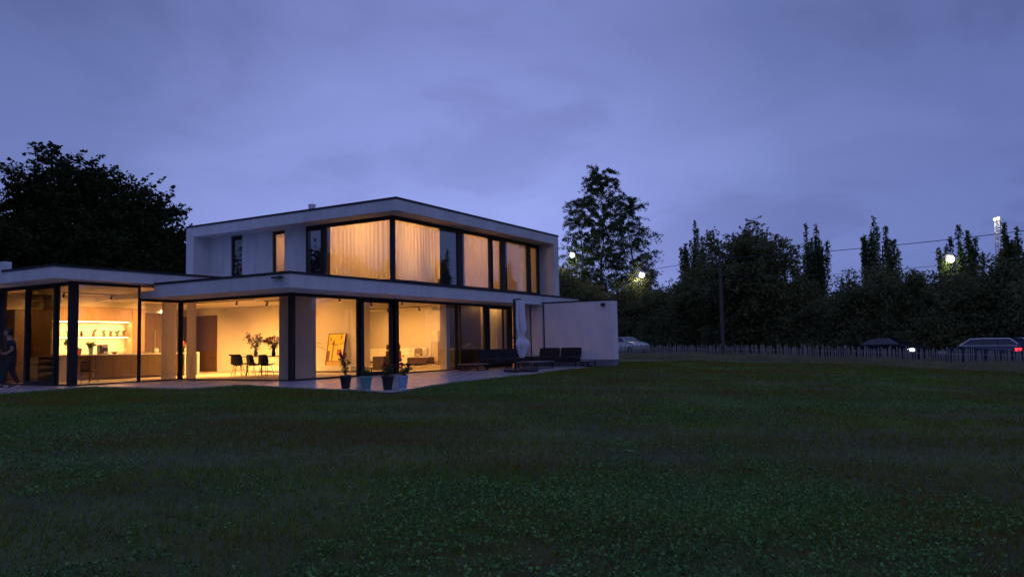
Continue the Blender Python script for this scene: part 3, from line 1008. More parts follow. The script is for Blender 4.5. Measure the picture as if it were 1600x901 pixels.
def shell_chair(name, label, group):
    t = thing(name, label, 'chair', group=group)
    V, F = [], []
    nu, nv = 10, 12
    for j in range(nv + 1):
        v = j / nv
        if v < .5:
            u_ = v / .5; cy, cz = -.22 + .40 * u_, .43 + .015 * math.cos(u_ * PI) - .02 * math.sin(u_ * PI); wd = .22 + .02 * math.sin(u_ * PI)
        else:
            u_ = (v - .5) / .5; cy, cz = .18 + .10 * u_ ** .8, .42 + .40 * u_; wd = .235 - .06 * u_ ** 3
        for i in range(nu + 1):
            x = (i / nu - .5) * 2
            V.append((x * wd, cy - (.07 * x * x if v > .5 else 0), cz + (.07 * abs(x) ** 2.5 if v <= .6 else 0)))
    for j in range(nv):
        for i in range(nu):
            a = j * (nu + 1) + i
            F.append((a, a + 1, a + nu + 2, a + nu + 1))
    mb = MB(); mb.v, mb.f = V, F
    s_ = mb.build('shell', black_m, t, True)
    md = s_.modifiers.new('thickness', 'SOLIDIFY'); md.thickness = .014
    for sx in (-1, 1):
        for sy in (-1, 1):
            MB().tube([(sx * .12, sy * .10, .42), (sx * .21, sy * .21, 0)], [.011, .009], 6).build('leg', blackmetal_m, t)
    MB().tube([(-.16, -.15, .22), (.16, .15, .22)], .005, 4).tube([(.16, -.15, .22), (-.16, .15, .22)], .005, 4).build('brace', blackmetal_m, t)
    return t


ch = shell_chair('dining_chair', 'black shell dining chair nearest the grey drape', 'dining chairs round the dark table')
ch.location = (2.62, 4.05, 0); ch.rotation_euler = (0, 0, PI / 2 + .15)
dup(ch, (2.74, 4.85, 0), PI / 2 - .1, 'black shell dining chair in the middle of the near side of the table')
dup(ch, (3.75, 6.75, 0), .1, 'black shell dining chair at the head of the dark table')
dup(ch, (4.75, 4.5, 0), -PI / 2, 'black shell dining chair across the table behind the flowers')
arm = dup(ch, (2.85, 5.85, 0), PI / 2 + .5, 'dark dining chair with a pale throw, leftmost at the dining table')
th = tag(MB().rbox(-.2, .2, -.05, .05, 0, .06, .02).build('wool_throw', cush_m), 'grey throw hanging on the leftmost dining chair', 'throw')
th.location = (2.62, 5.80, .78); th.rotation_euler = (0, 0, PI / 2 + .5)
dt = thing('dining_table', 'long dark dining table carrying two vases of flowers', 'table', (3.75, 4.95, 0))
MB().rbox(-.5, .5, -1.25, 1.25, .715, .75, .01).build('tabletop', dwood_m, dt)
for sx in (-.38, .38):
    for sy in (-1.05, 1.05):
        MB().tube([(sx, sy, 0), (sx * .9, sy * .95, .714)], [.025, .035], 8).build('leg', blackmetal_m, dt)
for (x, y, lab, m_, hh, sd) in ((3.6, 5.75, 'tall vase of mauve flowers on the far end of the dining table', mauve_m, .85, 61), (3.6, 4.75, 'dark vase of red flowers in the middle of the dining table', petal_m, .72, 62)):
    v_ = thing('flower_vase', lab, 'vase', (x, y, .751))
    MB().lathe([(.06, 0), (.09, .08), (.05, .22), (.06, .25)], 14).build('vase', black_m if sd == 62 else white_m, v_, True)
    for tip in bunch('foliage', v_, leaf_m, 0, 0, .2, hh, .38, 260, .085, seed=sd):
        V, F = np_leaves(tip + rng.normal(size=(12, 3)) * .03, .07, .7)
        np_mesh('flower', V, F, m_, v_)


def palm(label, x, y, z, hgt, nf, L, pm, seed):
    r = np.random.default_rng(seed)
    t = thing('palm_plant', label, 'plant', (x, y, z))
    MB().lathe([(.15, 0), (.2, .3), (.205, .32), (.18, .3)], 16).build('pot', pm, t, True)
    MB().tube([(0, 0, .25), (.02, .01, hgt * .6)], [.025, .018], 6).build('trunk', bark_m, t)
    for k in range(nf):
        a = 2 * PI * k / nf + r.uniform(-.3, .3)
        el = r.uniform(.5, 1.2)
        P, mb, pp = [], MB(), []
        for q in range(9):
            s_ = q / 8 * L
            pp.append((math.cos(a) * s_ * math.cos(el), math.sin(a) * s_ * math.cos(el), hgt * .6 + s_ * math.sin(el) - .55 * s_ * s_ / L))
        mb.tube(pp, [.008 * (1 - .08 * i) for i in range(9)], 4)
        for q in range(2, 9):
            for sg in (-1, 1):
                bx = Vector(pp[q]); d = Vector((-math.sin(a) * sg, math.cos(a) * sg, -.35)) + Vector((math.cos(a), math.sin(a), 0)) * .5
                d.normalize(); ll = .2 * (1 - abs(q - 5) / 8)
                sd = d.cross(Vector((0, 0, 1))).normalized() * .014
                o_ = len(mb.v)
                mb.v += [tuple(bx - sd * .4), tuple(bx + d * ll * .5 - sd), tuple(bx + d * ll), tuple(bx + d * ll * .5 + sd)]
                mb.f.append((o_, o_ + 1, o_ + 2, o_ + 3))
        mb.build('frond', leaf_m, t)


palm('arching palm in the dining room beside the grey drape', 4.6, 4.1, 0, 1.5, 9, 1.1, black_m, 3)
palm('dim potted palm behind the dark terrace glass', 10.75, 0.62, 0, 1.5, 8, .55, black_m, 4)

# chair by the kitchen glass
kc = thing('low_chair', 'small black chair standing in front of the left end of the island', 'chair', (-2.15, 7.3, 0), .25)
MB().rbox(-.20, .20, .16, .20, .42, .74, .03).build('backrest', black_m, kc)
MB().rbox(-.22, .22, -.2, .2, .38, .42, .02).build('seat', black_m, kc)
for sx in (-.19, .19):
    for sy in (-.17, .17):
        MB().tube([(sx, sy, 0), (sx * .9, sy * .9, .38)], .010, 6).build('leg', blackmetal_m, kc)

# living room
bench = tag(MB().rbox(6.42, 6.995, 3.38, 9.6, .05, .27, .015).build('hearth_bench', stone_m), 'long pale hearth bench along the chimney wall under the painting', 'bench')
pt = thing('painting', 'tall yellow street painting leaning against the chimney wall', 'painting', (6.62, 4.50, .275))
# local: canvas in y-z, leaning back towards +x
lean = Matrix.Rotation(R(11), 4, 'Y')
def pbox(x0, x1, y0, y1, z0, z1):
    return MB().box(x0, x1, y0, y1, z0, z1).move(lean)
PW, PH = .90, 1.33
pbox(0, .03, -PW / 2, PW / 2, 0, PH).build('canvas', art_y, pt)
f_ = MB().box(-.012, .045, -PW / 2 - .03, -PW / 2, -.0, PH + .03).box(-.012, .045, PW / 2, PW / 2 + .03, 0, PH + .03).box(-.012, .045, -PW / 2, PW / 2, PH, PH + .03).box(-.012, .045, -PW / 2, PW / 2, -.03, 0).move(lean)
f_.build('picture_frame', blackmetal_m, pt)
for (y0, y1, z0, z1, m_) in ((-.47, .47, .02, .16, art_o), (-.47, .47, .16, .19, art_d), (.30, .47, .19, .62, art_d), (.12, .17, .19, 1.10, art_d), (-.43, .10, .19, .86, art_w), (.18, .29, .19, .78, art_w), (-.34, -.10, .44, .68, art_d), (-.30, -.15, .48, .64, art_r), (.30, .36, 1.02, 1.20, art_d), (-.28, -.22, 1.12, 1.30, art_d), (.09, .21, .86, 1.0, art_d)):
    pbox(-.006 - .001 * random.random(), -.0005, y0, y1, z0, z1).build('painted_patch', m_, pt)
MB().box(-.009, -.007, -.3, .3, -.012, .012).move(lean @ Matrix.Translation((0, .24, .92)) @ Matrix.Rotation(R(8), 4, 'X') @ Matrix.Translation((0, 0, 0))).build('painted_line', art_d, pt)
MB().box(-.009, -.007, -.28, .28, -.012, .012).move(lean @ Matrix.Translation((0, -.2, .90)) @ Matrix.Rotation(R(-12), 4, 'X')).build('painted_line', art_d, pt)


def sofa(label, x, y, rz, L, D, m, arms=True):
    t = thing('sofa', label, 'sofa', (x, y, 0), rz)
    MB().rbox(-L / 2, L / 2, -D / 2, D / 2, .06, .26, .04).build('base', m, t)
    k = max(1, round(L / .95))
    for i in range(k):
        a, b = -L / 2 + L * i / k + .01, -L / 2 + L * (i + 1) / k - .01
        MB().rbox(a, b, -D / 2, D / 2 - .22, .265, .46, .06).build('seat_cushion', m, t)
        MB().rbox(a, b, 0, .22, 0, .50, .08).move(Matrix.Translation((0, D / 2 - .24, .44)) @ Matrix.Rotation(R(-12), 4, 'X')).build('back_cushion', m, t)
    for sx in (-L / 2 + .1, L / 2 - .1):
        for sy in (-D / 2 + .1, D / 2 - .1):
            MB().box(sx - .03, sx + .03, sy - .03, sy + .03, 0, .06).build('foot', blackmetal_m, t)
    return t


sofa('long cream sofa against the far lit wall of the living room', 15.75, 8.9, -PI / 2, 4.2, 1.0, sofa_m)
o = tag(MB().rbox(-.22, .22, -.06, .06, 0, .42, .05).build('cushion', taupe_m), 'brown cushion leaning at the right end of the cream sofa', 'cushion')
o.location = (15.72, 7.05, .48); o.rotation_euler = (R(-14), 0, R(-70))
sb = thing('side_bench', 'low brown side unit at the right end of the cream sofa', 'side unit', (15.0, 6.6, 0))
MB().rbox(-.35, .35, -.9, .35, .08, .42, .01).build('carcass', dwood_m, sb)
MB().rbox(-.37, .37, -.92, .37, .425, .46, .008).build('top', stone_m, sb)
for y0 in (-.88, -.27):
    MB().box(-.372, -.352, y0, y0 + .59, .1, .4).build('drawer_front', dwood_m, sb)
lathe_thing('bowl', 'round pale bowl on the low side unit by the sofa', 'bowl', 14.95, 6.5, .461, [(.08, 0), (.16, .09), (.165, .12), (.15, .1), (.06, .02)], white_m)
fl = thing('floor_lamp', 'tall paper floor lamp on slim legs right of the cream sofa', 'floor lamp', (15.7, 5.75, 0))
MB().rbox(-.2, .2, -.2, .2, 1.22, 1.80, .05).build('lamp_shade', shade_m, fl)
MB().rbox(-.15, .15, -.15, .15, .02, 1.20, .03).build('lamp_body', shade_m, fl)
for sx in (-.2, .2):
    for sy in (-.2, .2):
        MB().tube([(sx * 1.15, sy * 1.15, 0), (sx, sy, 1.22)], .016, 6).build('leg', dwood_m, fl)
MB().lathe([(.001, 0), (.06, .03), (.07, .08), (.04, .14), (.001, .16)], 12).build('bulb', bulb_m, fl, loc=(0, 0, 1.45))
lc = thing('lounge_chair', 'dark leather lounge chair in front of the cream sofa', 'armchair', (11.2, 5.0, 0), 2.2)
MB().rbox(-.36, .36, -.36, .3, .30, .44, .06).build('seat_cushion', dwood_m, lc)
MB().rbox(-.36, .36, 0, .12, 0, .42, .05).move(Matrix.Translation((0, .26, .44)) @ Matrix.Rotation(R(-20), 4, 'X')).build('backrest', dwood_m, lc)
MB().rbox(-.33, .33, 0, .1, 0, .24, .05).move(Matrix.Translation((0, .42, .88)) @ Matrix.Rotation(R(-14), 4, 'X')).build('headrest', dwood_m, lc)
for sx in (-1, 1):
    MB().rbox(sx * .42 - .05, sx * .42 + .05, -.25, .22, .52, .58, .02).build('armrest', dwood_m, lc)
MB().tube([(0, 0, .30), (0, 0, .1)], .03, 8).build('pedestal', blackmetal_m, lc)
for k in range(5):
    a = 2 * PI * k / 5
    MB().tube([(0, 0, .11), (.34 * math.cos(a), .34 * math.sin(a), .02)], [.02, .015], 6).build('foot', blackmetal_m, lc)
ctb = thing('coffee_table', 'low dark coffee table behind the sliding terrace door', 'coffee table', (9.6, 5.2, 0))
MB().rbox(-.45, .45, -.8, .8, .30, .36, .01).build('tabletop', dwood_m, ctb)
for sx in (-.38, .38):
    for sy in (-.7, .7):
        MB().box(sx - .03, sx + .03, sy - .03, sy + .03, 0, .299).build('leg', blackmetal_m, ctb)
bx = thing('side_cabinet', 'squat brown cabinet behind the left leaf of the sliding door', 'cabinet', (7.45, 2.55, 0))
MB().rbox(-.3, .3, -.3, .3, .05, .62, .02).build('carcass', dwood_m, bx)
MB().box(-.29, .29, -.325, -.302, .08, .60).build('cabinet_door', dwood_m, bx)
lowc = thing('sideboard', 'low black sideboard behind the dark terrace glass', 'sideboard', (10.46, .70, 0))
MB().rbox(-.75, .75, -.2, .2, .08, .86, .01).build('carcass', black_m, lowc)
for k in range(3):
    MB().box(-.74 + k * .495, -.74 + k * .495 + .487, -.222, -.203, .1, .84).build('cabinet_door', black_m, lowc)
MB().box(-.76, .76, -.21, .21, .862, .885).build('top', steel_m, lowc)

# ------------------------------------------------------------------ on the terrace
pot_plant('flower_pot', 'black flower pot with tall dark red dahlias, leftmost on the terrace edge', 'plant pot', -3.0, -5.02, 0, .10, .145, .33, black_m, .56, .20, 130, .07, 'flower pots on the terrace edge', petal_m, 71)
pot_plant('flower_pot', 'green flower pot with a low bushy plant on the terrace edge', 'plant pot', -2.92, -5.62, 0, .11, .15, .31, teal_m, .20, .17, 150, .07, 'flower pots on the terrace edge', None, 72)
pot_plant('flower_pot', 'black flower pot with spreading red blooms nearest the lawn corner', 'plant pot', -3.22, -6.55, 0, .10, .145, .34, black_m, .26, .24, 130, .07, 'flower pots on the terrace edge', petal_m, 73)
pot_plant('flower_pot', 'pale blue flower pot with dark red blooms, rightmost on the terrace edge', 'plant pot', -2.32, -6.28, 0, .10, .14, .30, blue_m, .30, .22, 130, .07, 'flower pots on the terrace edge', petal_m, 74)

um = thing('parasol', 'folded pale cantilever parasol on a dark base beside the outdoor sofa', 'parasol', (7.2, -4.2, 0))
MB().rbox(-.62, .62, -.22, .22, .005, .09, .02).rbox(-.22, .22, -.62, -.221, .005, .085, .02).rbox(-.22, .22, .221, .62, .005, .085, .02).build('base', black_m, um)
MB().tube([(-.10, .17, .09), (-.10, .17, 2.68)], .045, 10).build('pole', blackmetal_m, um)
MB().tube([(-.10, .17, 1.2), (-.24, .19, 1.25), (-.24, .19, 1.32)], .02, 6).build('crank', blackmetal_m, um)
# folded canopy: pleated hanging cloth gathered by a tie
V, F = [], []
na, nz = 40, 26
for j in range(nz + 1):
    z = 2.62 - 2.1 * j / nz
    tnorm = j / nz
    base = .10 + .075 * math.sin(min(1, tnorm * 1.5) * PI * .5)
    tie = 1 - .55 * math.exp(-((z - 1.33) / .16) ** 2)
    flare = 1 + .25 * math.exp(-((z - 1.05) / .16) ** 2)
    rr = base * tie * flare * (1 if z > .95 else max(.35, 1 - (.95 - z) * 1.5))
    for i in range(na):
        a = 2 * PI * i / na
        q = rr * (1 + .58 * math.sin(7 * a + .6 * math.sin(3 * z)) + .16 * math.sin(3 * a + 4 * z))
        V.append((.07 + .05 * math.sin(z * 2.2) + q * math.cos(a), q * math.sin(a) * .9, z))
for j in range(nz):
    for i in range(na):
        a, b = j * na + i, j * na + (i + 1) % na
        F.append((a, b, b + na, a + na))
mb = MB(); mb.v, mb.f = V, F
cn = mb.build('canopy', umb_m, um, True)
cn.data.polygons.foreach_set('use_smooth', [True] * len(cn.data.polygons))
MB().lathe([(.085, -.02), (.09, 0), (.085, .02)], 14, .08, 0, 1.33).build('tie_strap', umb_m, cn)
MB().tube([(-.10, .17, 2.66), (.10, 0, 2.68)], .03, 6).build('arm', blackmetal_m, um)

os_ = thing('outdoor_sofa', 'charcoal corner sofa with loose cushions on the terrace by the garden wall', 'sofa', (0, 0, 0))
fr = MB()
def slatframe(x0, x1, y0, y1, z=.26):
    fr.box(x0, x1, y0, y0 + .05, z - .05, z).box(x0, x1, y1 - .05, y1, z - .05, z)
    fr.box(x0, x0 + .05, y0 + .05, y1 - .05, z - .05, z).box(x1 - .05, x1, y0 + .05, y1 - .05, z - .05, z)
slatframe(8.85, 13.3, -1.75, -.75)
slatframe(12.3, 13.3, -4.0, -1.76)
fr.build('frame', blackmetal_m, os_)
for (x, y) in ((8.95, -1.65), (10.4, -1.65), (11.9, -1.65), (8.95, -.85), (10.4, -.85), (11.9, -.85), (13.2, -.85), (12.4, -2.8), (12.4, -3.9), (13.2, -3.9), (13.2, -2.4)):
    MB().tube([(x, y, .21), (x - .06, y - .04, 0)], .022, 6).build('leg', blackmetal_m, os_)
    MB().box(x - .02, x + .02, y - .3, y + .3, .165, .208).build('crossbar', blackmetal_m, os_) if x < 12 else None
for k in range(4):
    x0 = 9.35 + k * .98
    MB().rbox(x0, x0 + .96, -1.72, -.98, .262, .45, .05).build('seat_cushion', cush_m, os_)
    MB().rbox(0, .95, 0, .2, 0, .42, .07).move(Matrix.Translation((x0, -1.06, .42)) @ Matrix.Rotation(R(-12), 4, 'X')).build('back_cushion', cush_m, os_)
for k in range(2):
    y0 = -3.86 + k * 1.06
    MB().rbox(12.33, 13.05, y0, y0 + 1.03, .262, .45, .05).build('seat_cushion', cush_m, os_)
    MB().rbox(0, .2, 0, 1.0, 0, .42, .07).move(Matrix.Translation((12.98, y0 + .01, .42)) @ Matrix.Rotation(R(12), 4, 'Y')).build('back_cushion', cush_m, os_)


def deck_table(name, label, x, y, lx, ly, h, rz=0):
    t = thing(name, label, 'table', (x, y, 0), rz, 'low tables around the outdoor sofa')
    n = max(3, int(ly / .14))
    for k in range(n):
        MB().box(-lx / 2, lx / 2, -ly / 2 + ly * k / n + .004, -ly / 2 + ly * (k + 1) / n - .004, h - .03, h + random.uniform(-.001, .001)).build('slat', tabletop_m, t)
    for sy in (-1, 1):
        MB().box(-lx / 2 + .02, lx / 2 - .02, sy * (ly / 2 - .05) - .02, sy * (ly / 2 - .05) + .02, h - .07, h - .031).box(-lx / 2 + .06, lx / 2 - .06, sy * (ly / 2 - .05) - .02, sy * (ly / 2 - .05) + .02, 0, .035).build('rail', blackmetal_m, t)
        for sx in (-1, 1):
            MB().box(sx * (lx / 2 - .08) - .025, sx * (lx / 2 - .08) + .025, sy * (ly / 2 - .05) - .019, sy * (ly / 2 - .05) + .019, .0355, h - .0705).build('leg', blackmetal_m, t)
    return t


tabletop_m = mat('grey_ceramic', (0.20, 0.19, 0.20), 0.4, noise=0.1)
deck_table('low_table', 'low platform table at the left end of the outdoor sofa', 8.35, -1.35, .85, .95, .27)
deck_table('low_table', 'wide low table between the parasol and the outdoor sofa', 10.35, -3.1, 1.5, .95, .30)
deck_table('low_table', 'low table in front of the garden wall, right of the sofa', 12.9, -4.25, .95, .42, .25, 0.0)


# ------------------------------------------------------------------ the person
def skin_chain(name, verts, edges, radii, m, root=0, sub=2, parent=None):
    me = bpy.data.meshes.new(name)
    me.from_pydata(verts, edges, [])
    me.materials.append(m)
    o = bpy.data.objects.new(name, me)
    C.objects.link(o)
    if parent is not None:
        o.parent = parent
    sk = o.modifiers.new('skin', 'SKIN')
    for i, rd in enumerate(radii):
        v = me.skin_vertices[0].data[i]
        v.radius = rd if hasattr(rd, '__len__') else (rd, rd)
        v.use_root = (i == root)
    sk.use_smooth_shade = True
    ss = o.modifiers.new('smooth', 'SUBSURF')
    ss.levels = ss.render_levels = sub
    return o


# local frame: faces +x, up z; mid stride with both forearms carried forward
per = thing('person', 'person in navy t-shirt and black trousers walking past the kitchen glass, arms forward', 'person', (-5.12, 6.42, 0.0), R(150))
J_ = [
    (0, 0, .95), (-.01, 0, 1.10), (.01, 0, 1.28), (.03, 0, 1.42), (.06, 0, 1.52), (.09, 0, 1.60), (.10, 0, 1.72),   # 0-6 pelvis..head
    (.02, .19, 1.41), (-.04, .25, 1.14), (.14, .20, 1.02), (.25, .17, 1.05),                                        # 7-10 left arm
    (.02, -.19, 1.41), (-.04, -.25, 1.14), (.14, -.20, 1.03), (.25, -.17, 1.06),                                    # 11-14 right arm
    (.02, .10, .88), (.16, .11, .50), (.22, .11, .09), (.36, .12, .05),                                              # 15-18 left leg forward
    (-.02, -.10, .88), (-.02, -.11, .49), (-.20, -.11, .11), (-.07, -.12, .04)]                                       # 19-22 right leg back
E_ = [(0, 1), (1, 2), (2, 3), (3, 4), (4, 5), (5, 6), (3, 7), (7, 8), (8, 9), (9, 10), (3, 11), (11, 12), (12, 13), (13, 14), (0, 15), (15, 16), (16, 17), (17, 18), (0, 19), (19, 20), (20, 21), (21, 22)]
RD = [(.13, .10), (.13, .10), (.15, .115), (.13, .10), .06, .085, .085, .072, .048, .036, .032, .072, .048, .036, .032, .078, .062, .045, .042, .078, .062, .045, .042]
skin_chain('body', J_, E_, RD, skin_m, 0, 2, per)
# fingers
for sy, wy in ((1, .165), (-1, -.175)):
    for k in range(4):
        y0 = wy + (k - 1.5) * .020
        L = (.062, .072, .068, .054)[k]
        skin_chain('finger', [(.26, y0, 1.05), (.26 + L * .8, y0, 1.045), (.26 + L * 1.15, y0, 1.045 + L * .45)], [(0, 1), (1, 2)], [.010, .009, .008], skin_m, 0, 1, per)
    skin_chain('thumb', [(.24, wy - sy * .03, 1.07), (.27, wy - sy * .055, 1.09), (.31, wy - sy * .06, 1.10)], [(0, 1), (1, 2)], [.012, .011, .009], skin_m, 0, 1, per)
# face details
hd = Vector((.105, 0, 1.66))
MB().lathe([(.001, -.115), (.05, -.105), (.085, -.06), (.092, 0), (.088, .06), (.06, .105), (.001, .122)], 16).build('head', skin_m, per, True, hd)
MB().add([(.085, -.014, -.03), (.085, .014, -.03), (.088, 0, .02), (.118, 0, -.028)], [(0, 1, 3), (1, 2, 3), (2, 0, 3), (0, 2, 1)]).build('nose', skin_m, per, True, hd)
for sy in (-1, 1):
    MB().lathe([(.001, -.012), (.013, 0), (.001, .012)], 8).build('eye', sole_m, per, True, hd + Vector((.080, sy * .032, .012)))
    MB().lathe([(.012, -.028), (.026, 0), (.010, .03)], 8).build('ear', skin_m, per, True, hd + Vector((-.005, sy * .09, -.005)))
MB().rbox(.078, .088, -.022, .022, -.062, -.052, .003).build('mouth', red_m, per, False, hd)
V = []
mb = MB().lathe([(.080, -.075), (.096, -.03), (.104, .02), (.098, .075), (.07, .122), (.001, .14)], 18)
mb.v = [(x - .018 + (.012 if x > .05 and z < .05 else 0) - (.05 if x > .03 and z < .03 else 0), y, z) for x, y, z in mb.v]
mb.build('hair', hair_m, per, True, hd)
# clothes follow the body, a little outside it
skin_chain('t_shirt', [(0, 0, .86), (-.01, 0, 1.08), (.01, 0, 1.28), (.025, 0, 1.41), (.02, .19, 1.415), (-.025, .235, 1.22), (.02, -.19, 1.415), (-.025, -.235, 1.22)],
           [(0, 1), (1, 2), (2, 3), (3, 4), (4, 5), (3, 6), (6, 7)], [(.20, .16), (.185, .145), (.19, .15), (.145, .112), .085, .068, .085, .068], shirt_m, 0, 2, per)
skin_chain('trousers', [(0, 0, 1.07), (0, 0, .95), (.02, .10, .87), (.16, .11, .50), (.215, .11, .10), (-.02, -.10, .86), (-.02, -.11, .49), (-.19, -.11, .13)],
           [(0, 1), (1, 2), (2, 3), (3, 4), (1, 5), (5, 6), (6, 7)], [(.165, .13), (.19, .15), .128, .088, .064, .128, .088, .064], trouser_m, 0, 2, per)
for sx, sy, rot in ((.30, .115, 0), (-.10, -.115, 18)):
    M_ = Matrix.Translation((sx, sy, .0 if rot == 0 else .02)) @ Matrix.Rotation(R(rot), 4, 'Y')
    s_ = MB().rbox(-.13, .15, -.048, .048, .025, .10, .035).move(M_).build('shoe', shoe_m, per)
    MB().rbox(-.135, .155, -.05, .05, 0, .024, .01).move(M_).build('sole', sole_m, s_)
tray = thing('carry_box', 'shallow dark box carried by the person beside the kitchen glass', 'box', (0, 0, 0))
tray.matrix_world = per.matrix_basis if False else Matrix.Translation((-5.12, 6.42, 0)) @ Matrix.Rotation(R(150), 4, 'Z')
MB().box(.27, .62, -.27, .27, 1.052, 1.065).build('bottom', dwood_m, tray)
MB().box(.27, .285, -.27, .27, 1.066, 1.16).box(.605, .62, -.27, .27, 1.066, 1.16).box(.286, .604, -.27, -.255, 1.066, 1.16).box(.286, .604, .255, .27, 1.066, 1.16).build('side', dwood_m, tray)

# ------------------------------------------------------------------ paling fence
fence = thing('paling_fence', 'long chestnut paling fence between the tall grass and the road', 'fence')
protos = []
for k in range(5):
    w_ = random.uniform(.020, .034)
    h_ = 1.08 + random.uniform(-.05, .05)
    lean_ = random.uniform(-.03, .03)
    m_ = MB().add([(-w_, -.012, 0), (w_, -.012, 0), (w_, .012, 0), (-w_, .012, 0), (-w_ * .9 + lean_, -.011, h_ * .9), (w_ * .9 + lean_, -.011, h_ * .9), (w_ * .9 + lean_, .011, h_ * .9), (-w_ * .9 + lean_, .011, h_ * .9), (lean_, 0, h_)],
                  [(0, 3, 2, 1), (0, 1, 5, 4), (1, 2, 6, 5), (2, 3, 7, 6), (3, 0, 4, 7), (4, 5, 8), (5, 6, 8), (6, 7, 8), (7, 4, 8)])
    me = bpy.data.meshes.new('stake')
    me.from_pydata(m_.v, [], m_.f)
    me.materials.append(stake_m)
    protos.append(me)
NST = 285
for i in range(NST):
    s = -3.0 + 34.0 * i / NST + random.uniform(-.02, .02)
    p = fpt(s, random.uniform(-.02, .02))
    z = float(ground_z(p[0], p[1]))
    if random.random() < .03:
        continue
    o = bpy.data.objects.new('stake', protos[i % 5])
    C.objects.link(o)
    o.parent = fence
    o.location = (p[0], p[1], z - random.uniform(.02, .1))
    o.rotation_euler = (random.uniform(-.07, .07), random.uniform(-.06, .06), math.atan2(FU[1], FU[0]) + random.uniform(-.3, .3))
    o.scale = (1, 1, random.uniform(.90, 1.06))
for h in (.22, .72):
    pts = []
    for s in np.linspace(-3, 31, 70):
        p = fpt(s, .03)
        pts.append((p[0], p[1], float(ground_z(p[0], p[1])) + h + .01 * math.sin(s * 5)))
    MB().tube(pts, .006, 4).build('wire', mast_m, fence)
for s in np.arange(-3, 31, 3.1):
    p = fpt(s, .07)
    MB().tube([(0, 0, -.2), (0, 0, 1.02)], [.045, .04], 7).build('post', stake_m, fence, loc=(p[0], p[1], float(ground_z(p[0], p[1]))))

# ------------------------------------------------------------------ pole and wires
pp = fpt(9.76, -.55)
pz = float(ground_z(pp[0], pp[1]))
pole = thing('utility_pole', 'weathered wooden utility pole behind the paling fence', 'utility pole', (pp[0], pp[1], pz))
MB().tube([(0, 0, -.3), (0, 0, 3), (.02, 0, 6.95)], [.13, .12, .09], 10).build('pole', polewood_m, pole)
MB().box(-.04, .04, -.35, .35, 6.2, 6.28).build('crossarm', polewood_m, pole)
for y in (-.3, .3):
    MB().lathe([(.03, 0), (.045, .05), (.02, .09), (.035, .12)], 8, 0, y, 6.28).build('insulator', white_m, pole)
for h in (1.5, 2.6, 3.5):
    MB().tube([(-.16, 0, h), (.16, 0, h)], .02, 5).build('step_iron', steel_m, pole)


def wire(label, pts, rad):
    P = []
    for a, b in zip(pts[:-1], pts[1:]):
        for k in range(14):
            t = k / 14
            P.append(Vector(a).lerp(Vector(b), t) - Vector((0, 0, 1.6 * t * (1 - t))))
    P.append(Vector(pts[-1]))
    o = MB().tube(P, rad, 5).build('overhead_wire', black_m)
    return tag(o, label, 'wire')


hp = fpt(-30, -.4); hq = fpt(39, -.7)
wire('upper overhead wire running from the utility pole across the poplars', [(hp[0], hp[1], 6.9), (pp[0], pp[1], pz + 6.62), (hq[0], hq[1], 5.9)], .018)
wire('lower overhead wire crossing just above the hedge', [(hp[0] + 2, hp[1], 5.4), (pp[0] + .1, pp[1], pz + 5.2), (hq[0] + 2, hq[1], 5.0)], .010)


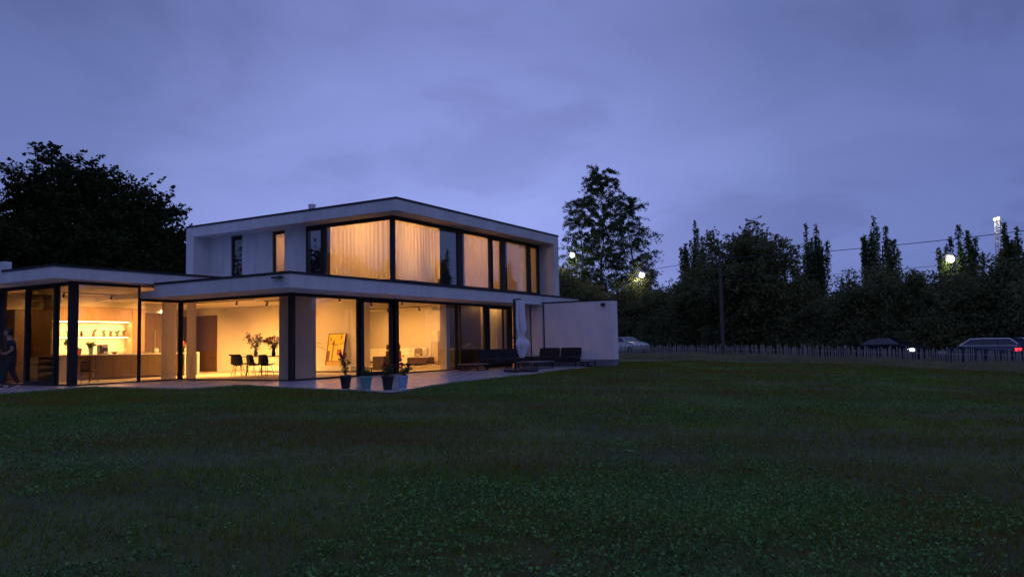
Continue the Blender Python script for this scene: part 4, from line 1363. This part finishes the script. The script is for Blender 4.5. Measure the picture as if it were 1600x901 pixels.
# ------------------------------------------------------------------ cars: local x = length (front at +x), y across
def car(name, label, s, off, rz, prof, glassp, paint, L, W=1.78, group=None, lights=None):
    p = fpt(s, off)
    t = thing(name, label, 'car', (p[0], p[1], float(road_z(s)) + .004), rz, group)
    # body lofted across y with tumblehome
    n = len(prof)
    mb = MB()
    ys_ = (-W / 2, -W / 2 * .985, -W / 2 * .93, 0, W / 2 * .93, W / 2 * .985, W / 2)
    zmax = max(z for x, z in prof)
    for y in ys_:
        e = abs(y) / (W / 2)
        for x, z in prof:
            shrink = 1 - .03 * e ** 6
            yy = y
            if z > .95:
                yy = y * (1 - .20 * (z - .95) / (zmax - .95))
            zz = .30 + (z - .30) * (1 - .035 * e ** 8) if z > .3 else z
            mb.v.append((x * shrink, yy, zz))
    for k in range(len(ys_) - 1):
        for i in range(n):
            j = (i + 1) % n
            mb.f.append((k * n + i, k * n + j, k * n + n + j, k * n + n + i))
    mb.f.append(tuple(range(n - 1, -1, -1)))
    mb.f.append(tuple((len(ys_) - 1) * n + i for i in range(n)))
    mb.build('body', paint, t)
    hz = lambda z, y: y * (1 - .20 * max(0, z - .95) / (zmax - .95))
    for sg in (-1, 1):
        for gp in glassp:
            g = MB()
            vs = [(x, sg * (hz(z, W / 2) + .008), z) for x, z in gp] + [(x, sg * (hz(z, W / 2) - .02), z) for x, z in gp]
            m_ = len(gp)
            g.add(vs, [tuple(range(m_)), tuple(range(2 * m_ - 1, m_ - 1, -1))] + [(i, m_ + i, m_ + (i + 1) % m_, (i + 1) % m_) for i in range(m_)])
            g.build('side_window', carglass_m, t)
        for wx in (-L * .29, L * .31):
            wv = MB().lathe([(.20, -.10), (.31, -.10), (.325, -.06), (.325, .06), (.31, .10), (.20, .10)], 20).move(Matrix.Rotation(PI / 2, 4, 'X'))
            wh = wv.build('wheel', tyre_m, t, True, (wx, sg * (W / 2 - .09), .325))
            MB().lathe([(.03, -.095), (.2, -.10), (.2, .10), (.03, .095)], 12).move(Matrix.Rotation(PI / 2, 4, 'X')).build('rim', steel_m, wh)
        mr = MB().rbox(L * .165, L * .165 + .12, sg * (W / 2 + .1) - .07, sg * (W / 2 + .1) + .07, .93, 1.06, .03).build('wing_mirror', paint, t)
        hl = (lights or {}).get('head')
        MB().rbox(L / 2 - .74, L / 2 - .24, sg * (W / 2 - .12) - .14, sg * (W / 2 - .12) + .14, .58, .76, .05).build('headlight', head_m if hl else lens_m, t)
        tl = (lights or {}).get('tail')
        MB().rbox(-L / 2 + .02, -L / 2 + .34, sg * (W / 2 - .20) - .17, sg * (W / 2 - .20) + .20, .74, .92, .04).build('tail_light', tail_m if tl else red_m, t)
    return t


def hood_glass(t, prof_ws, W, name):
    g = MB()
    (x0, z0), (x1, z1) = prof_ws
    w0, w1 = W / 2 * .84, W / 2 * .70
    nrm = Vector((z1 - z0, 0, x0 - x1)).normalized() * .012
    if nrm.z < 0:
        nrm = -nrm
    vs = [(x0, -w0, z0), (x0, w0, z0), (x1, w1, z1), (x1, -w1, z1)]
    vs = [tuple(Vector(v) + nrm) for v in vs] + [tuple(Vector(v) - nrm) for v in vs]
    g.add(vs, [(0, 1, 2, 3), (7, 6, 5, 4), (0, 4, 5, 1), (1, 5, 6, 2), (2, 6, 7, 3), (3, 7, 4, 0)])
    g.build(name, carglass_m, t)


RZF = math.atan2(FU[1], FU[0])       # +x along the road towards the right of the picture
sedan = [(-2.3, .35), (-2.33, .70), (-2.25, .98), (-1.75, 1.03), (-1.05, 1.38), (-.55, 1.45), (.15, 1.44), (.95, 1.06), (1.85, .88), (2.2, .72), (2.28, .45), (2.2, .28), (-2.2, .26)]
c1 = car('parked_car', 'dark saloon car with its headlight on behind the fence', 15.75, 8.5, RZF, sedan, [[(-1.5, 1.02), (-1.0, 1.32), (-.5, 1.385), (-.5, 1.02)], [(-.42, 1.02), (-.42, 1.385), (.12, 1.375), (.72, 1.06)]], car_dark, 4.6, lights={'head': True})
hood_glass(c1, ((.93, 1.07), (.2, 1.42)), 1.78, 'windscreen')
hood_glass(c1, ((-1.70, 1.05), (-1.1, 1.36)), 1.78, 'rear_window')
estate = [(-2.35, .35), (-2.4, .75), (-2.35, 1.0), (-2.05, 1.28), (-1.75, 1.46), (-.4, 1.49), (.35, 1.45), (1.05, 1.04), (1.9, .88), (2.28, .72), (2.34, .45), (2.25, .28), (-2.25, .26)]
eg = [[(-2.1, 1.06), (-1.75, 1.40), (-1.2, 1.42), (-1.2, 1.06)], [(-1.13, 1.06), (-1.13, 1.42), (-.45, 1.42), (-.45, 1.06)], [(-.38, 1.06), (-.38, 1.42), (.30, 1.39), (.85, 1.07)]]
c2 = car('parked_car', 'navy estate car with bright window trim and red tail light on', 22.6, 6.2, RZF + PI, estate, eg, car_navy, 4.7, lights={'tail': True})
hood_glass(c2, ((1.03, 1.05), (.40, 1.43)), 1.78, 'windscreen')
for sg in (-1, 1):
    W = 1.78
    hz = lambda z: W / 2 * (1 - .20 * max(0, z - .95) / (1.49 - .95))
    pts = [(-.75 + 1.62, 1.055), (.32, 1.41), (-.45, 1.445), (-1.75, 1.425), (-2.15, 1.15), (-2.12, 1.05), (.87, 1.055)]
    MB().tube([(x, sg * (hz(z) + .012), z) for x, z in pts], .03, 5).build('window_trim', chrome_m, c2)
hatch = [(-2.0, .35), (-2.05, .72), (-1.95, 1.0), (-1.7, 1.40), (-1.2, 1.5), (.0, 1.5), (.75, 1.1), (1.65, .92), (1.98, .74), (2.02, .45), (1.95, .28), (-1.95, .26)]
c3 = car('parked_car', 'white hatchback partly hidden behind the end of the garden wall', -8.55, 7.0, RZF, hatch, [[(-1.6, 1.06), (-1.35, 1.42), (-.5, 1.44), (-.5, 1.06)], [(-.42, 1.06), (-.42, 1.44), (-.02, 1.44), (.58, 1.1)]], car_white, 4.05)
hood_glass(c3, ((.73, 1.11), (.03, 1.47)), 1.78, 'windscreen')
# motor scooter left of the saloon
p = fpt(16.6, 3.2)
sco = thing('motor_scooter', 'dark motor scooter parked by the fence left of the saloon', 'scooter', (p[0], p[1], float(ground_z(p[0], p[1]))), RZF + PI)
for x in (-.62, .62):
    wv = MB().lathe([(.16, -.05), (.25, -.05), (.27, 0), (.25, .05), (.16, .05)], 18).move(Matrix.Rotation(PI / 2, 4, 'X')).build('wheel', tyre_m, sco, True, (x, 0, .27))
    MB().lathe([(.02, -.045), (.165, -.05), (.165, .05), (.02, .045)], 12).move(Matrix.Rotation(PI / 2, 4, 'X')).build('rim', steel_m, wv)
MB().side([(-.85, .55), (-.8, .75), (-.1, .72), (.0, .36), (.3, .34), (.5, .95), (.56, .93), (.42, .25), (-.35, .25), (-.5, .5)], -.15, .15).build('body', car_dark, sco)
MB().rbox(-.78, -.08, -.14, .14, .73, .83, .04).build('seat', black_m, sco)
MB().tube([(.62, 0, .27), (.5, 0, .95), (.47, 0, 1.05)], .03, 8).build('fork', steel_m, sco)
MB().tube([(.42, -.33, 1.06), (.5, 0, 1.03), (.42, .33, 1.06)], .018, 6).build('handlebar', black_m, sco)
MB().lathe([(.03, 0), (.08, .05), (.075, .07)], 12).move(Matrix.Rotation(PI / 2, 4, 'Y')).build('headlight', lens_m, sco, loc=(.52, 0, .95))


# ------------------------------------------------------------------ trees
tree_dark = mix_shader('beech_leaf', 'diffuse', 'translucent', 0.25, (0.040, 0.056, 0.022), var=0.5, nscale=.5)
tree_mid = mix_shader('hedge_leaf', 'diffuse', 'translucent', 0.4, (0.15, 0.165, 0.072), var=0.6, nscale=.45)
tree_birch = mix_shader('birch_leaf', 'diffuse', 'translucent', 0.3, (0.085, 0.125, 0.055), var=0.5, nscale=.5)
tree_pop = mix_shader('poplar_leaf', 'diffuse', 'translucent', 0.3, (0.080, 0.120, 0.045), var=0.5, nscale=.6)


def limb(a, b, r, sag=.1, n=5):
    a, b = np.array(a, float), np.array(b, float)
    out = []
    off = r.normal(size=3) * np.linalg.norm(b - a) * .06
    for k in range(n):
        t = k / (n - 1)
        out.append(a + (b - a) * t + off * math.sin(t * PI) + np.array([0, 0, sag * np.linalg.norm(b - a) * math.sin(t * PI)]))
    return out


def broad_tree(name, label, cat, loc, H, RX, clear, nl, nleaf, size, m, seed, flat=.55, group=None, RY=None, topbias=0.0, clump=.20, droop=0.0, trunk_r=None):
    """trunk, limbs to points spread through a domed crown, leaf clumps round each limb end and along it"""
    r = np.random.default_rng(seed)
    RY = RY or RX
    t = thing(name, label, cat, loc, group=group)
    tr = trunk_r or H * .022
    tk = MB()
    top = np.array([r.normal() * .1, r.normal() * .1, H * .72])
    tk.tube(limb((0, 0, -.3), top, r, 0, 7), [tr * 1.3, tr, tr * .85, tr * .7, tr * .55, tr * .4, tr * .2], 8)
    P, Wt = [], []
    zc = clear + (H - clear) * .45
    for i in range(nl):
        while True:
            q = r.uniform(-1, 1, 3)
            if .15 < (q ** 2).sum() < 1:
                break
        q /= max(.0001, (q ** 2).sum() ** .5) ** .45
        rz_ = (H - zc) if q[2] > 0 else (zc - clear)
        e = np.array([q[0] * RX, q[1] * RY, zc + q[2] * rz_])
        a = np.array([0, 0, max(clear * .6, e[2] * r.uniform(.35, .7))])
        a[2] = min(a[2], H * .68)
        L = limb(a, e, r, .08)
        rr = tr * .30
        tk.tube(L, [rr, rr * .8, rr * .55, rr * .35, rr * .12], 5)
        P.append(L); Wt.append(np.linalg.norm(e - a))
    tk.build('trunk', bark_m, t)
    Wt = np.array(Wt); Wt /= Wt.sum()
    pts = []
    cs = clump * RX
    for L, w_ in zip(P, Wt):
        k = int(nleaf * w_)
        L = np.array(L)
        # clumps: several sub centres along the outer part of the limb
        for c_ in range(5):
            u = r.uniform(.45, 1.05)
            f = min(3.999, u * 4)
            i0 = int(f)
            c0 = L[i0] + (L[min(4, i0 + 1)] - L[i0]) * (f - i0)
            c0 = c0 + r.normal(size=3) * cs * .5
            k2 = k // 5
            out_ = (c0 - np.array([0, 0, zc])); out_ /= max(.1, np.linalg.norm(out_))
            ns_ = 9
            k3 = max(3, k2 // ns_)
            for q_ in range(ns_):
                dr = r.normal(size=3) * np.array([1, 1, .55]) + out_ * .7
                dr /= np.linalg.norm(dr)
                ll = cs * r.uniform(.7, 1.75)
                v = r.uniform(0, 1, k3)[:, None] ** .8
                st_ = c0 + r.normal(size=3) * cs * .28
                pts.append(st_ + dr * ll * v + np.array([0, 0, -.22]) * ll * v * v + r.normal(size=(k3, 3)) * (.055 + .10 * cs) * (1.15 - v))
    pts = np.concatenate(pts)
    pts = pts[pts[:, 2] > .15]
    V, F = np_leaves(pts, size, .55, -.1, r=r)
    np_mesh('crown', V, F, m, t)
    return t


def poplar(label, loc, H, W, nleaf, seed, group='columnar poplars along the road', nst=16, size=.23):
    r = np.random.default_rng(seed)
    t = thing('poplar_tree', label, 'tree', loc, group=group)
    tk = MB()
    tk.tube([(0, 0, -.3), (0, 0, H * .5), (.05, 0, H * .8)], [.22, .14, .03], 7)
    P = []
    for i in range(nst):
        a = r.uniform(0, 2 * PI); q = W * math.sqrt(r.uniform(.02, 1))
        top = H * (1 - .16 * (q / W) ** 1.5) * r.uniform(.82, 1.0) if i else H
        b = np.array([q * .15 * math.cos(a), q * .15 * math.sin(a), H * r.uniform(.12, .35)])
        e = np.array([q * math.cos(a), q * math.sin(a), top])
        mid = np.array([q * math.cos(a) * .95, q * math.sin(a) * .95, b[2] + (top - b[2]) * .4])
        tk.tube([b, mid, e], [.05, .035, .01], 5)
        k = nleaf // nst
        u = r.uniform(0, 1, k)[:, None]
        c_ = (1 - u) ** 2 * b + 2 * u * (1 - u) * mid + u * u * e
        wid = .075 + .27 * (1 - u) ** .8 * np.minimum(1, u * 5)
        P.append(c_ + r.normal(size=(k, 3)) * wid * np.array([1, 1, .8]))
    tk.build('trunk', bark_m, t)
    V, F = np_leaves(np.concatenate(P), size, .5, .7, r=r)
    np_mesh('crown', V, F, tree_pop, t)
    return t


def gpos(s, off):
    p = fpt(s, off)
    return (p[0], p[1], float(ground_z(p[0], p[1])))


# big dark tree behind the kitchen wing
broad_tree('beech_tree', 'huge dark beech tree towering behind the kitchen wing', 'tree', (13.0, 33.5, 0), 13.5, 6.9, 2.0, 140, 160000, .26, tree_dark, 11, clump=.19, group=None)
broad_tree('beech_tree', 'dark beech at the far left edge behind the flat roof', 'tree', (2.5, 35.0, 0), 12.6, 5.2, 1.5, 80, 80000, .26, tree_dark, 12, clump=.17)
broad_tree('beech_tree', 'lower dark tree showing between the beech and the upper storey', 'tree', (19.0, 33.0, 0), 10.0, 4.6, 1.0, 70, 75000, .25, tree_dark, 13, clump=.2)

# airy birches right of the house
def birch(label, loc, H, W, nb, nleaf, seed, base=.18):
    """slender leader with rising side branches, each ending in fine hanging sprays"""
    r = np.random.default_rng(seed)
    t = thing('birch_tree', label, 'tree', loc, group=None)
    tk = MB()
    ld = [np.array([.25 * math.sin(k * .9 + seed), .2 * math.cos(k * 1.3 + seed), H * .97 * k / 8 - .2]) for k in range(9)]
    tk.tube(ld, [.24, .21, .18, .15, .12, .09, .06, .04, .015], 7)
    P = []
    for i in range(nb):
        h = H * (base + (.97 - base) * (i + r.uniform(0, 1)) / nb)
        f = h / H
        reach = W * min(1, (f - base * .6) * 3.2) * (1 - f) ** .55 * r.uniform(.55, 1.25)
        a = i * 2.4 + r.uniform(-.5, .5)
        k0 = ld[min(8, int(f * 8))]
        b = np.array([k0[0], k0[1], h])
        e = b + np.array([reach * math.cos(a), reach * math.sin(a), reach * r.uniform(.35, .9)])
        L = limb(b, e, r, .10, 6)
        tk.tube(L, [.05 * (1 - f) + .02, .04 * (1 - f) + .015, .03 * (1 - f) + .01, .012, .008, .004], 4)
        L = np.array(L)
        nt_ = max(4, int(7 * reach / W) + 3)
        for q in range(nt_):
            u = r.uniform(.30, 1.0) * 5
            i0 = min(4, int(u))
            c0 = L[i0] + (L[i0 + 1] - L[i0]) * (u - i0)
            dr = np.array([math.cos(a + r.uniform(-1.2, 1.2)), math.sin(a + r.uniform(-1.2, 1.2)), r.uniform(-.5, .7)])
            ll = r.uniform(.5, 1.25)
            k = max(6, int(nleaf / nb / nt_))
            v = r.uniform(0, 1, k)[:, None]
            P.append(c0 + dr * ll * v + np.array([0, 0, -.35]) * ll * v * v + r.normal(size=(k, 3)) * .11)
    tk.build('trunk', bark_m, t)
    V, F = np_leaves(np.concatenate(P), .19, .6, -.2, r=r)
    np_mesh('crown', V, F, tree_birch, t)
    return t


birch('tallest airy birch rising right of the house', gpos(-28.0, 20), 21.9, 4.8, 130, 40000, 21, .12)
birch('shorter airy birch close to the upper storey end wall', gpos(-33.0, 20.5), 19.0, 4.2, 95, 22000, 22, .14)
birch('birch with the street lamp at its foot, right of the tallest one', gpos(-23.3, 20.5), 17.6, 3.9, 95, 22000, 23, .10)
broad_tree('birch_tree', 'thin birch just right of the birch group beside the sloping wire', 'tree', gpos(-18.0, 17.5), 9.8, 2.2, 1.5, 50, 13000, .20, tree_mid, 24, clump=.22, droop=.2, trunk_r=.16)
broad_tree('round_tree', 'broad round topped dark tree behind the utility pole', 'tree', gpos(.2, 13.2), 10.9, 4.7, .6, 150, 110000, .20, tree_mid, 25, clump=.17)
tp = broad_tree('maple_tree', 'dark bushy tree left of the round tree, below the first poplar', 'tree', gpos(-5.6, 14.5), 8.2, 3.4, .4, 80, 32000, .20, tree_mid, 26, clump=.2)

PG = 'columnar poplars along the road'
for (s, H, W, sd, lab) in ((-15.0, 13.9, 1.35, 31, 'columnar poplar left of the round tree'), (.35, 11.8, 1.3, 32, 'columnar poplar standing alone right of the round tree'), (6.9, 11.3, 1.75, 33, 'twin topped columnar poplar between the lone poplar and the lamp lit one'), (13.3, 10.2, 1.6, 34, 'columnar poplar lit from within by a street lamp'), (17.4, 9.75, 1.4, 35, 'columnar poplar beside the floodlight mast at the picture edge')):
    poplar(lab, gpos(s, 22), H, W, 12500, sd, PG)
pr = poplar('columnar poplar further along the road, mirrored in the upstairs windows', gpos(24.0, 22), 11.4, 1.2, 9000, 36, PG)
for s in (29.5, 33, 38.5, 45.0, 53.0):
    dup(pr, gpos(s, 22 + random.uniform(-1, 1)), random.uniform(0, 6), scale=(1, 1, random.uniform(.9, 1.15)))

# hedge of bushy trees along the far side of the road
HG = 'bushy hedgerow trees beyond the road'
protoH = [broad_tree('hedgerow_tree', 'dark hedgerow tree at the foot of the tallest birch', 'tree', gpos(-24.0, 14.5), 8.2, 3.1, .1, 70, 26000, .19, tree_mid, 41, clump=.24, group=HG),
          broad_tree('hedgerow_tree', 'dark hedgerow tree behind the roof of the white hatchback', 'tree', gpos(-20.5, 15.0), 6.2, 2.9, .1, 70, 26000, .19, tree_mid, 42, clump=.22, group=HG),
          broad_tree('hedgerow_tree', 'dark hedgerow tree directly below the second street lamp', 'tree', gpos(-16.5, 14.2), 6.4, 3.2, .1, 70, 26000, .19, tree_mid, 43, clump=.24, group=HG)]
off_frame = 'hedgerow tree further along the road past the picture edge'
hh = [(-33, 9.8, 'tall dark hedgerow tree just behind the upper end wall'), (-29.5, 9.6, 'tall dark hedgerow tree under the first street lamp'), (-27, 8.8, 'dark hedgerow tree between the first street lamp and the tallest birch'),
      (-13.5, 6.6, 'dark hedgerow tree right of the second street lamp'), (-10.5, 6.5, 'dark hedgerow tree between the thin birch and the first poplar'), (-8, 5.9, 'dark hedgerow tree below the first poplar'), (-3, 6.2, 'dark hedgerow tree right behind the utility pole'),
      (2.8, 5.9, 'dark hedgerow tree at the right foot of the round tree'), (4.5, 5.0, 'low hedgerow tree in the dip left of the lone poplar'), (6.9, 4.75, 'lowest hedgerow tree, just right of the lone poplar'), (9.0, 5.6, 'dark hedgerow tree behind the motor scooter'),
      (11.0, 6.2, 'dark hedgerow tree below the twin topped poplar'), (12.8, 6.4, 'dark hedgerow tree behind the bonnet of the dark saloon'), (15.0, 6.2, 'dark hedgerow tree over the gap between saloon and estate car'), (17.2, 5.6, 'dark hedgerow tree below the lamp lit poplar'),
      (19.3, 5.9, 'dark hedgerow tree behind the roof of the navy estate car'), (21.2, 6.6, 'dark hedgerow tree at the picture edge beside the last poplar')] + [(s_, h_, off_frame) for s_, h_ in ((23.5, 6.8), (26, 6.4), (29, 6.4), (32, 6.6), (36, 6.3), (40, 6.6), (44, 6.0), (49, 6.5), (55, 6.2))]
for i, (s, H, lab) in enumerate(hh):
    dup(protoH[i % 3], gpos(s, 14.6 + random.uniform(-.9, .9)), random.uniform(0, 6.28), lab, scale=(random.uniform(.85, 1.05), random.uniform(.85, 1.05), H / 6.5 if i % 3 else H / 8.2))
UG = 'low shrubs at the foot of the hedgerow'
sh = broad_tree('roadside_shrub', 'low dark shrub hidden in part by the garden wall end', 'shrub', gpos(-27, 12.9), 3.0, 2.5, .0, 40, 12000, .16, tree_mid, 44, clump=.3, group=UG)
off_shrub = 'low roadside shrub past the picture edge'
for s, lab in ((-22.6, 'low shrub just above the roof of the white hatchback'), (-18.4, 'low shrub beyond the bonnet of the white hatchback'), (-14.2, 'low shrub below the second street lamp'), (-10.2, 'low shrub below the thin birch'), (-6.2, 'low shrub left of the utility pole, below the first poplar'), (-2.2, 'low shrub right behind the utility pole'),
               (1.6, 'low shrub at the foot of the round tree'), (5.2, 'low shrub below the lone poplar'), (8.8, 'low shrub behind the motor scooter'), (12.2, 'low shrub behind the dark saloon'), (15.6, 'low shrub between the saloon and the estate car'), (19.2, 'low shrub behind the navy estate car'),
               (23, off_shrub), (27, off_shrub), (31, off_shrub), (36, off_shrub), (41, off_shrub), (46, off_shrub)):
    dup(sh, gpos(s + random.uniform(-.3, .3), 13.0 + random.uniform(-.3, .3)), random.uniform(0, 6.28), lab, scale=(random.uniform(.95, 1.2), random.uniform(.8, 1.0), random.uniform(.8, 1.15)))
# woodland further back so that no gap shows the bare horizon
wl_ = 'dim woodland tree far behind the hedgerow'
wd = broad_tree('woodland_tree', wl_, 'tree', gpos(-45, 30), 9.5, 5.0, .2, 70, 14000, .42, tree_dark, 45, clump=.26, group='woodland trees far behind')
for s, o_, k in ((-54, 28, 1.0), (-64, 34, 1.1), (-76, 40, 1.2), (-38, 34, .8), (-12, 40, .62), (-3, 44, .6), (6, 42, .55), (14, 44, .55), (22, 40, .6), (30, 42, .7), (-88, 46, 1.3)):
    dup(wd, gpos(s, o_), random.uniform(0, 6), scale=(1.1, 1.1, k))
# trees out on the left that the upstairs glass mirrors
ml = 'broad garden tree beyond the left edge, mirrored in the corner glass'
mt = broad_tree('garden_tree', ml, 'tree', (-34, 40, -.3), 13.0, 5.0, 1.0, 70, 16000, .38, tree_dark, 46, clump=.24, group='garden trees on the left')
for (x, y, k) in ((-44, 33, 1.05), (-38, 50, .95), (-52, 44, 1.1), (-27, 52, 1.0), (-17, 54, .95), (-7, 56, 1.0), (-60, 30, 1.0), (-58, 14, .9)):
    dup(mt, (x, y, -.3), random.uniform(0, 6), scale=(1, 1, k))

# ------------------------------------------------------------------ lamps outside
def street_lamp(label, s, off, h, e):
    p = gpos(s, off)
    t = thing('street_lamp', label, 'street lamp', p, math.atan2(-FN[1], -FN[0]), 'street lamps beyond the hedgerow')
    MB().tube([(0, 0, -.2), (0, 0, h), (.1, 0, h + .3), (.5, 0, h + .42)], [.08, .055, .04, .035], 8).build('post', blackmetal_m, t)
    hd_ = MB().lathe([(.05, .30), (.22, .22), (.33, .05), (.34, 0)], 16, .62, 0, h + .12).build('lamp_head', mast_m, t, True)
    MB().lathe([(.04, -.56), (.17, -.52), (.27, -.42), (.31, -.28), (.29, -.13), (.2, -.002)], 16, .62, 0, h + .12).build('diffuser', street_m, hd_, True)
    lamp('street_light', 'POINT', (p[0] - FN[0] * 1.35, p[1] - FN[1] * 1.35, p[2] + h - .5), e, (1, .9, .72), .25)


gz = lambda s, o: float(ground_z(*fpt(s, o)))
street_lamp('street lamp shining through the birches above the end wall', -29.9, 17.5, 11.7 - gz(-29.9, 17.5), 260)
street_lamp('street lamp glowing at the foot of the right hand birch', -17.3, 17.3, 8.2 - gz(-17.3, 17.3), 200)
street_lamp('street lamp shining out of the lit poplar', 13.2, 21.3, 6.95 - gz(13.2, 21.3), 90)
p = gpos(-31.0, 120)
ms = thing('floodlight_mast', 'tall lattice floodlight mast glowing white at the right edge', 'floodlight mast', (p[0], p[1], p[2]), math.atan2(-FN[1], -FN[0]))
MH = 22.6
for sx in (-1, 1):
    for sy in (-1, 1):
        MB().tube([(sx * .75, sy * .75, -.2), (sx * .42, sy * .42, MH)], .09, 5).build('leg', mast_m, ms)
lat = MB()
for k in range(30):
    z0, z1 = MH * k / 30, MH * (k + 1) / 30
    w0, w1 = .75 - .33 * k / 30, .75 - .33 * (k + 1) / 30
    for sg in (-1, 1):
        fl_ = 1 if k % 2 else -1
        lat.tube([(-w0 * fl_, sg * w0, z0), (w1 * fl_, sg * w1, z1)], .05, 4)
        lat.tube([(sg * w0, -w0 * fl_, z0), (sg * w1, w1 * fl_, z1)], .05, 4)
lat.build('lattice', mast_m, ms)
MB().box(-.25, .25, -.75, .75, MH, MH + .18).build('crossbar', mast_m, ms)
for k in range(2):
    y = -.34 + k * .60
    h_ = MB().lathe([(.05, -.45), (.2, -.4), (.30, 0)], 14).move(Matrix.Translation((.45, y, MH + .35 + .12 * (k - 1))) @ Matrix.Rotation(PI / 2, 4, 'Y')).build('floodlight', mast_m, ms, True)
    MB().lathe([(.001, .16), (.16, .13), (.27, .06), (.33, .001)], 14).move(Matrix.Translation((.45, y, MH + .35 + .12 * (k - 1))) @ Matrix.Rotation(PI / 2, 4, 'Y')).build('lens', flood_m, h_, True)
lamp('mast_light', 'POINT', (p[0] - FN[0] * 1.7, p[1] - FN[1] * 1.7, p[2] + MH - .9), 230, (1, .95, .88), .3)

# ------------------------------------------------------------------ grass
grass_m = mix_shader('grass_blade', 'diffuse', 'translucent', 0.3, (0.132, 0.205, 0.026), var=0.7, nscale=.8, alt=(0.165, 0.140, 0.022), ascale=.28)
clover_m = mix_shader('clover_leaf', 'diffuse', 'translucent', 0.25, (0.115, 0.235, 0.070), var=0.7, nscale=.6)
tuft_m = mix_shader('tuft_blade', 'diffuse', 'translucent', 0.3, (0.17, 0.20, 0.06), var=0.5, nscale=2.0)
tall_m = mix_shader('tall_grass_blade', 'diffuse', 'translucent', 0.3, (0.27, 0.25, 0.13), var=0.5, nscale=.4)


def blades(name, x, y, h, w_, m, label, cat, lean=.5):
    n = len(x)
    z = ground_z(x, y)
    a = rng.uniform(0, 2 * PI, n)
    la = rng.uniform(0, 2 * PI, n)
    ll = h * lean * rng.uniform(0, 1, n)
    dx, dy = np.cos(a) * w_ * .5, np.sin(a) * w_ * .5
    tx, ty = np.cos(la) * ll, np.sin(la) * ll
    V = np.stack([np.stack([x - dx, y - dy, z - .01], 1), np.stack([x + dx, y + dy, z - .01], 1), np.stack([x + tx, y + ty, z + h], 1)], 1).reshape(-1, 3)
    F = np.arange(3 * n).reshape(n, 3)
    return stuff(np_mesh(name, V, F, m), label, cat)


def lawn_points(n, d0, d1, pw, a0=-40, a1=40):
    """points on the lawn inside the field of view plus a margin, thinning with distance from the garden's near end"""
    th = rng.uniform(R(a0), R(a1), n)
    d = (d0 ** pw + (d1 ** pw - d0 ** pw) * rng.uniform(0, 1, n)) ** (1 / pw)
    ca, sa = np.cos(th), np.sin(th)
    fx, fy = fw.x / math.hypot(fw.x, fw.y), fw.y / math.hypot(fw.x, fw.y)
    x = CAM.x + d * (fx * ca - fy * sa)
    y = CAM.y + d * (fx * sa + fy * ca)
    off = (x - F1[0]) * FN[0] + (y - F1[1]) * FN[1]
    ok = ~in_poly(x, y, TERR) & (off < 3.5) & ~((x > -3.9) & (x < 16.7) & (y > 0)) & ~((x > 13.7) & (x < 14.3) & (y > -5.1))
    ok &= ~((x > -12) & (x < -3.8) & (y > 10))
    return x[ok], y[ok], d[ok]


gx, gy, gd = lawn_points(420000, 3.0, 42, .72)
n1 = np.sin(gx * .9 + 1.3 * np.sin(gy * .6)) * np.sin(gy * .8 + .7 * np.sin(gx * .5)) + .6 * np.sin(gx * 2.3 + gy * 1.7)
hgt = (.038 + .016 * n1 + .03 * rng.random(len(gx)) ** 3) * (1 + .012 * gd)
blades('grass', gx, gy, np.clip(hgt, .015, .14), .0045 + .00055 * gd, grass_m, 'short mown grass of the wide dark lawn', 'grass', 1.6)
# clover and broad leaved weeds in drifts
cx_, cy_, cd_ = lawn_points(300000, 3.0, 30, .8)
pat = np.sin(cx_ * .55 + 2.1 + 1.1 * np.sin(cy_ * .43)) + np.sin(cy_ * .71 + .9 * np.sin(cx_ * .37)) + .8 * np.sin(cx_ * 1.7 - cy_ * 1.3) * np.sin(cy_ * 1.9)
fine = np.sin(cx_ * 7.3 + 2 * np.sin(cy_ * 4.1)) * np.sin(cy_ * 6.7 + 2 * np.sin(cx_ * 3.7))
k_ = pat + .7 * fine + rng.normal(size=len(pat)) * .3 > .75
cx_, cy_, cd_ = cx_[k_], cy_[k_], cd_[k_]
cz_ = ground_z(cx_, cy_) + .03 + .03 * rng.random(len(cx_))
V, F = np_leaves(np.stack([cx_, cy_, cz_], 1), .025, .7, .0, .6)
# scale leaves a little with distance is not needed; lay them flatter
stuff(np_mesh('clover', V, F, clover_m), 'drifts of broad clover leaves across the lawn', 'clover')
# scattered longer tufts that the mower missed
tx_, ty_, td_ = lawn_points(2600, 3.5, 26, .9)
tx_, ty_ = np.repeat(tx_, 11), np.repeat(ty_, 11)
blades('grass_tufts', tx_ + rng.normal(size=len(tx_)) * .022, ty_ + rng.normal(size=len(tx_)) * .022, .05 + .09 * rng.random(len(tx_)), .007, tuft_m, 'longer pale grass tufts scattered over the lawn', 'grass', .8)
# unmown verge in front of the fence
nv = 90000
vs_ = rng.uniform(-6, 36, nv)
vo = -4.6 + 4.9 * rng.random(nv)
vx = F1[0] + FU[0] * vs_ + FN[0] * vo
vy = F1[1] + FU[1] * vs_ + FN[1] * vo
ok = ~((vx > 13.7) & (vx < 14.35) & (vy > -5.2))
hv = (.20 + .14 * np.sin(vs_ * 1.3) * np.sin(vs_ * .37 + 1) + .30 * rng.random(nv)) * np.clip((vo + 4.8) / 1.6, .25, 1)
blades('tall_grass', vx[ok], vy[ok], hv[ok] * .78 + .06, .020, tall_m, 'unmown tall grass along the foot of the paling fence', 'grass', .5)
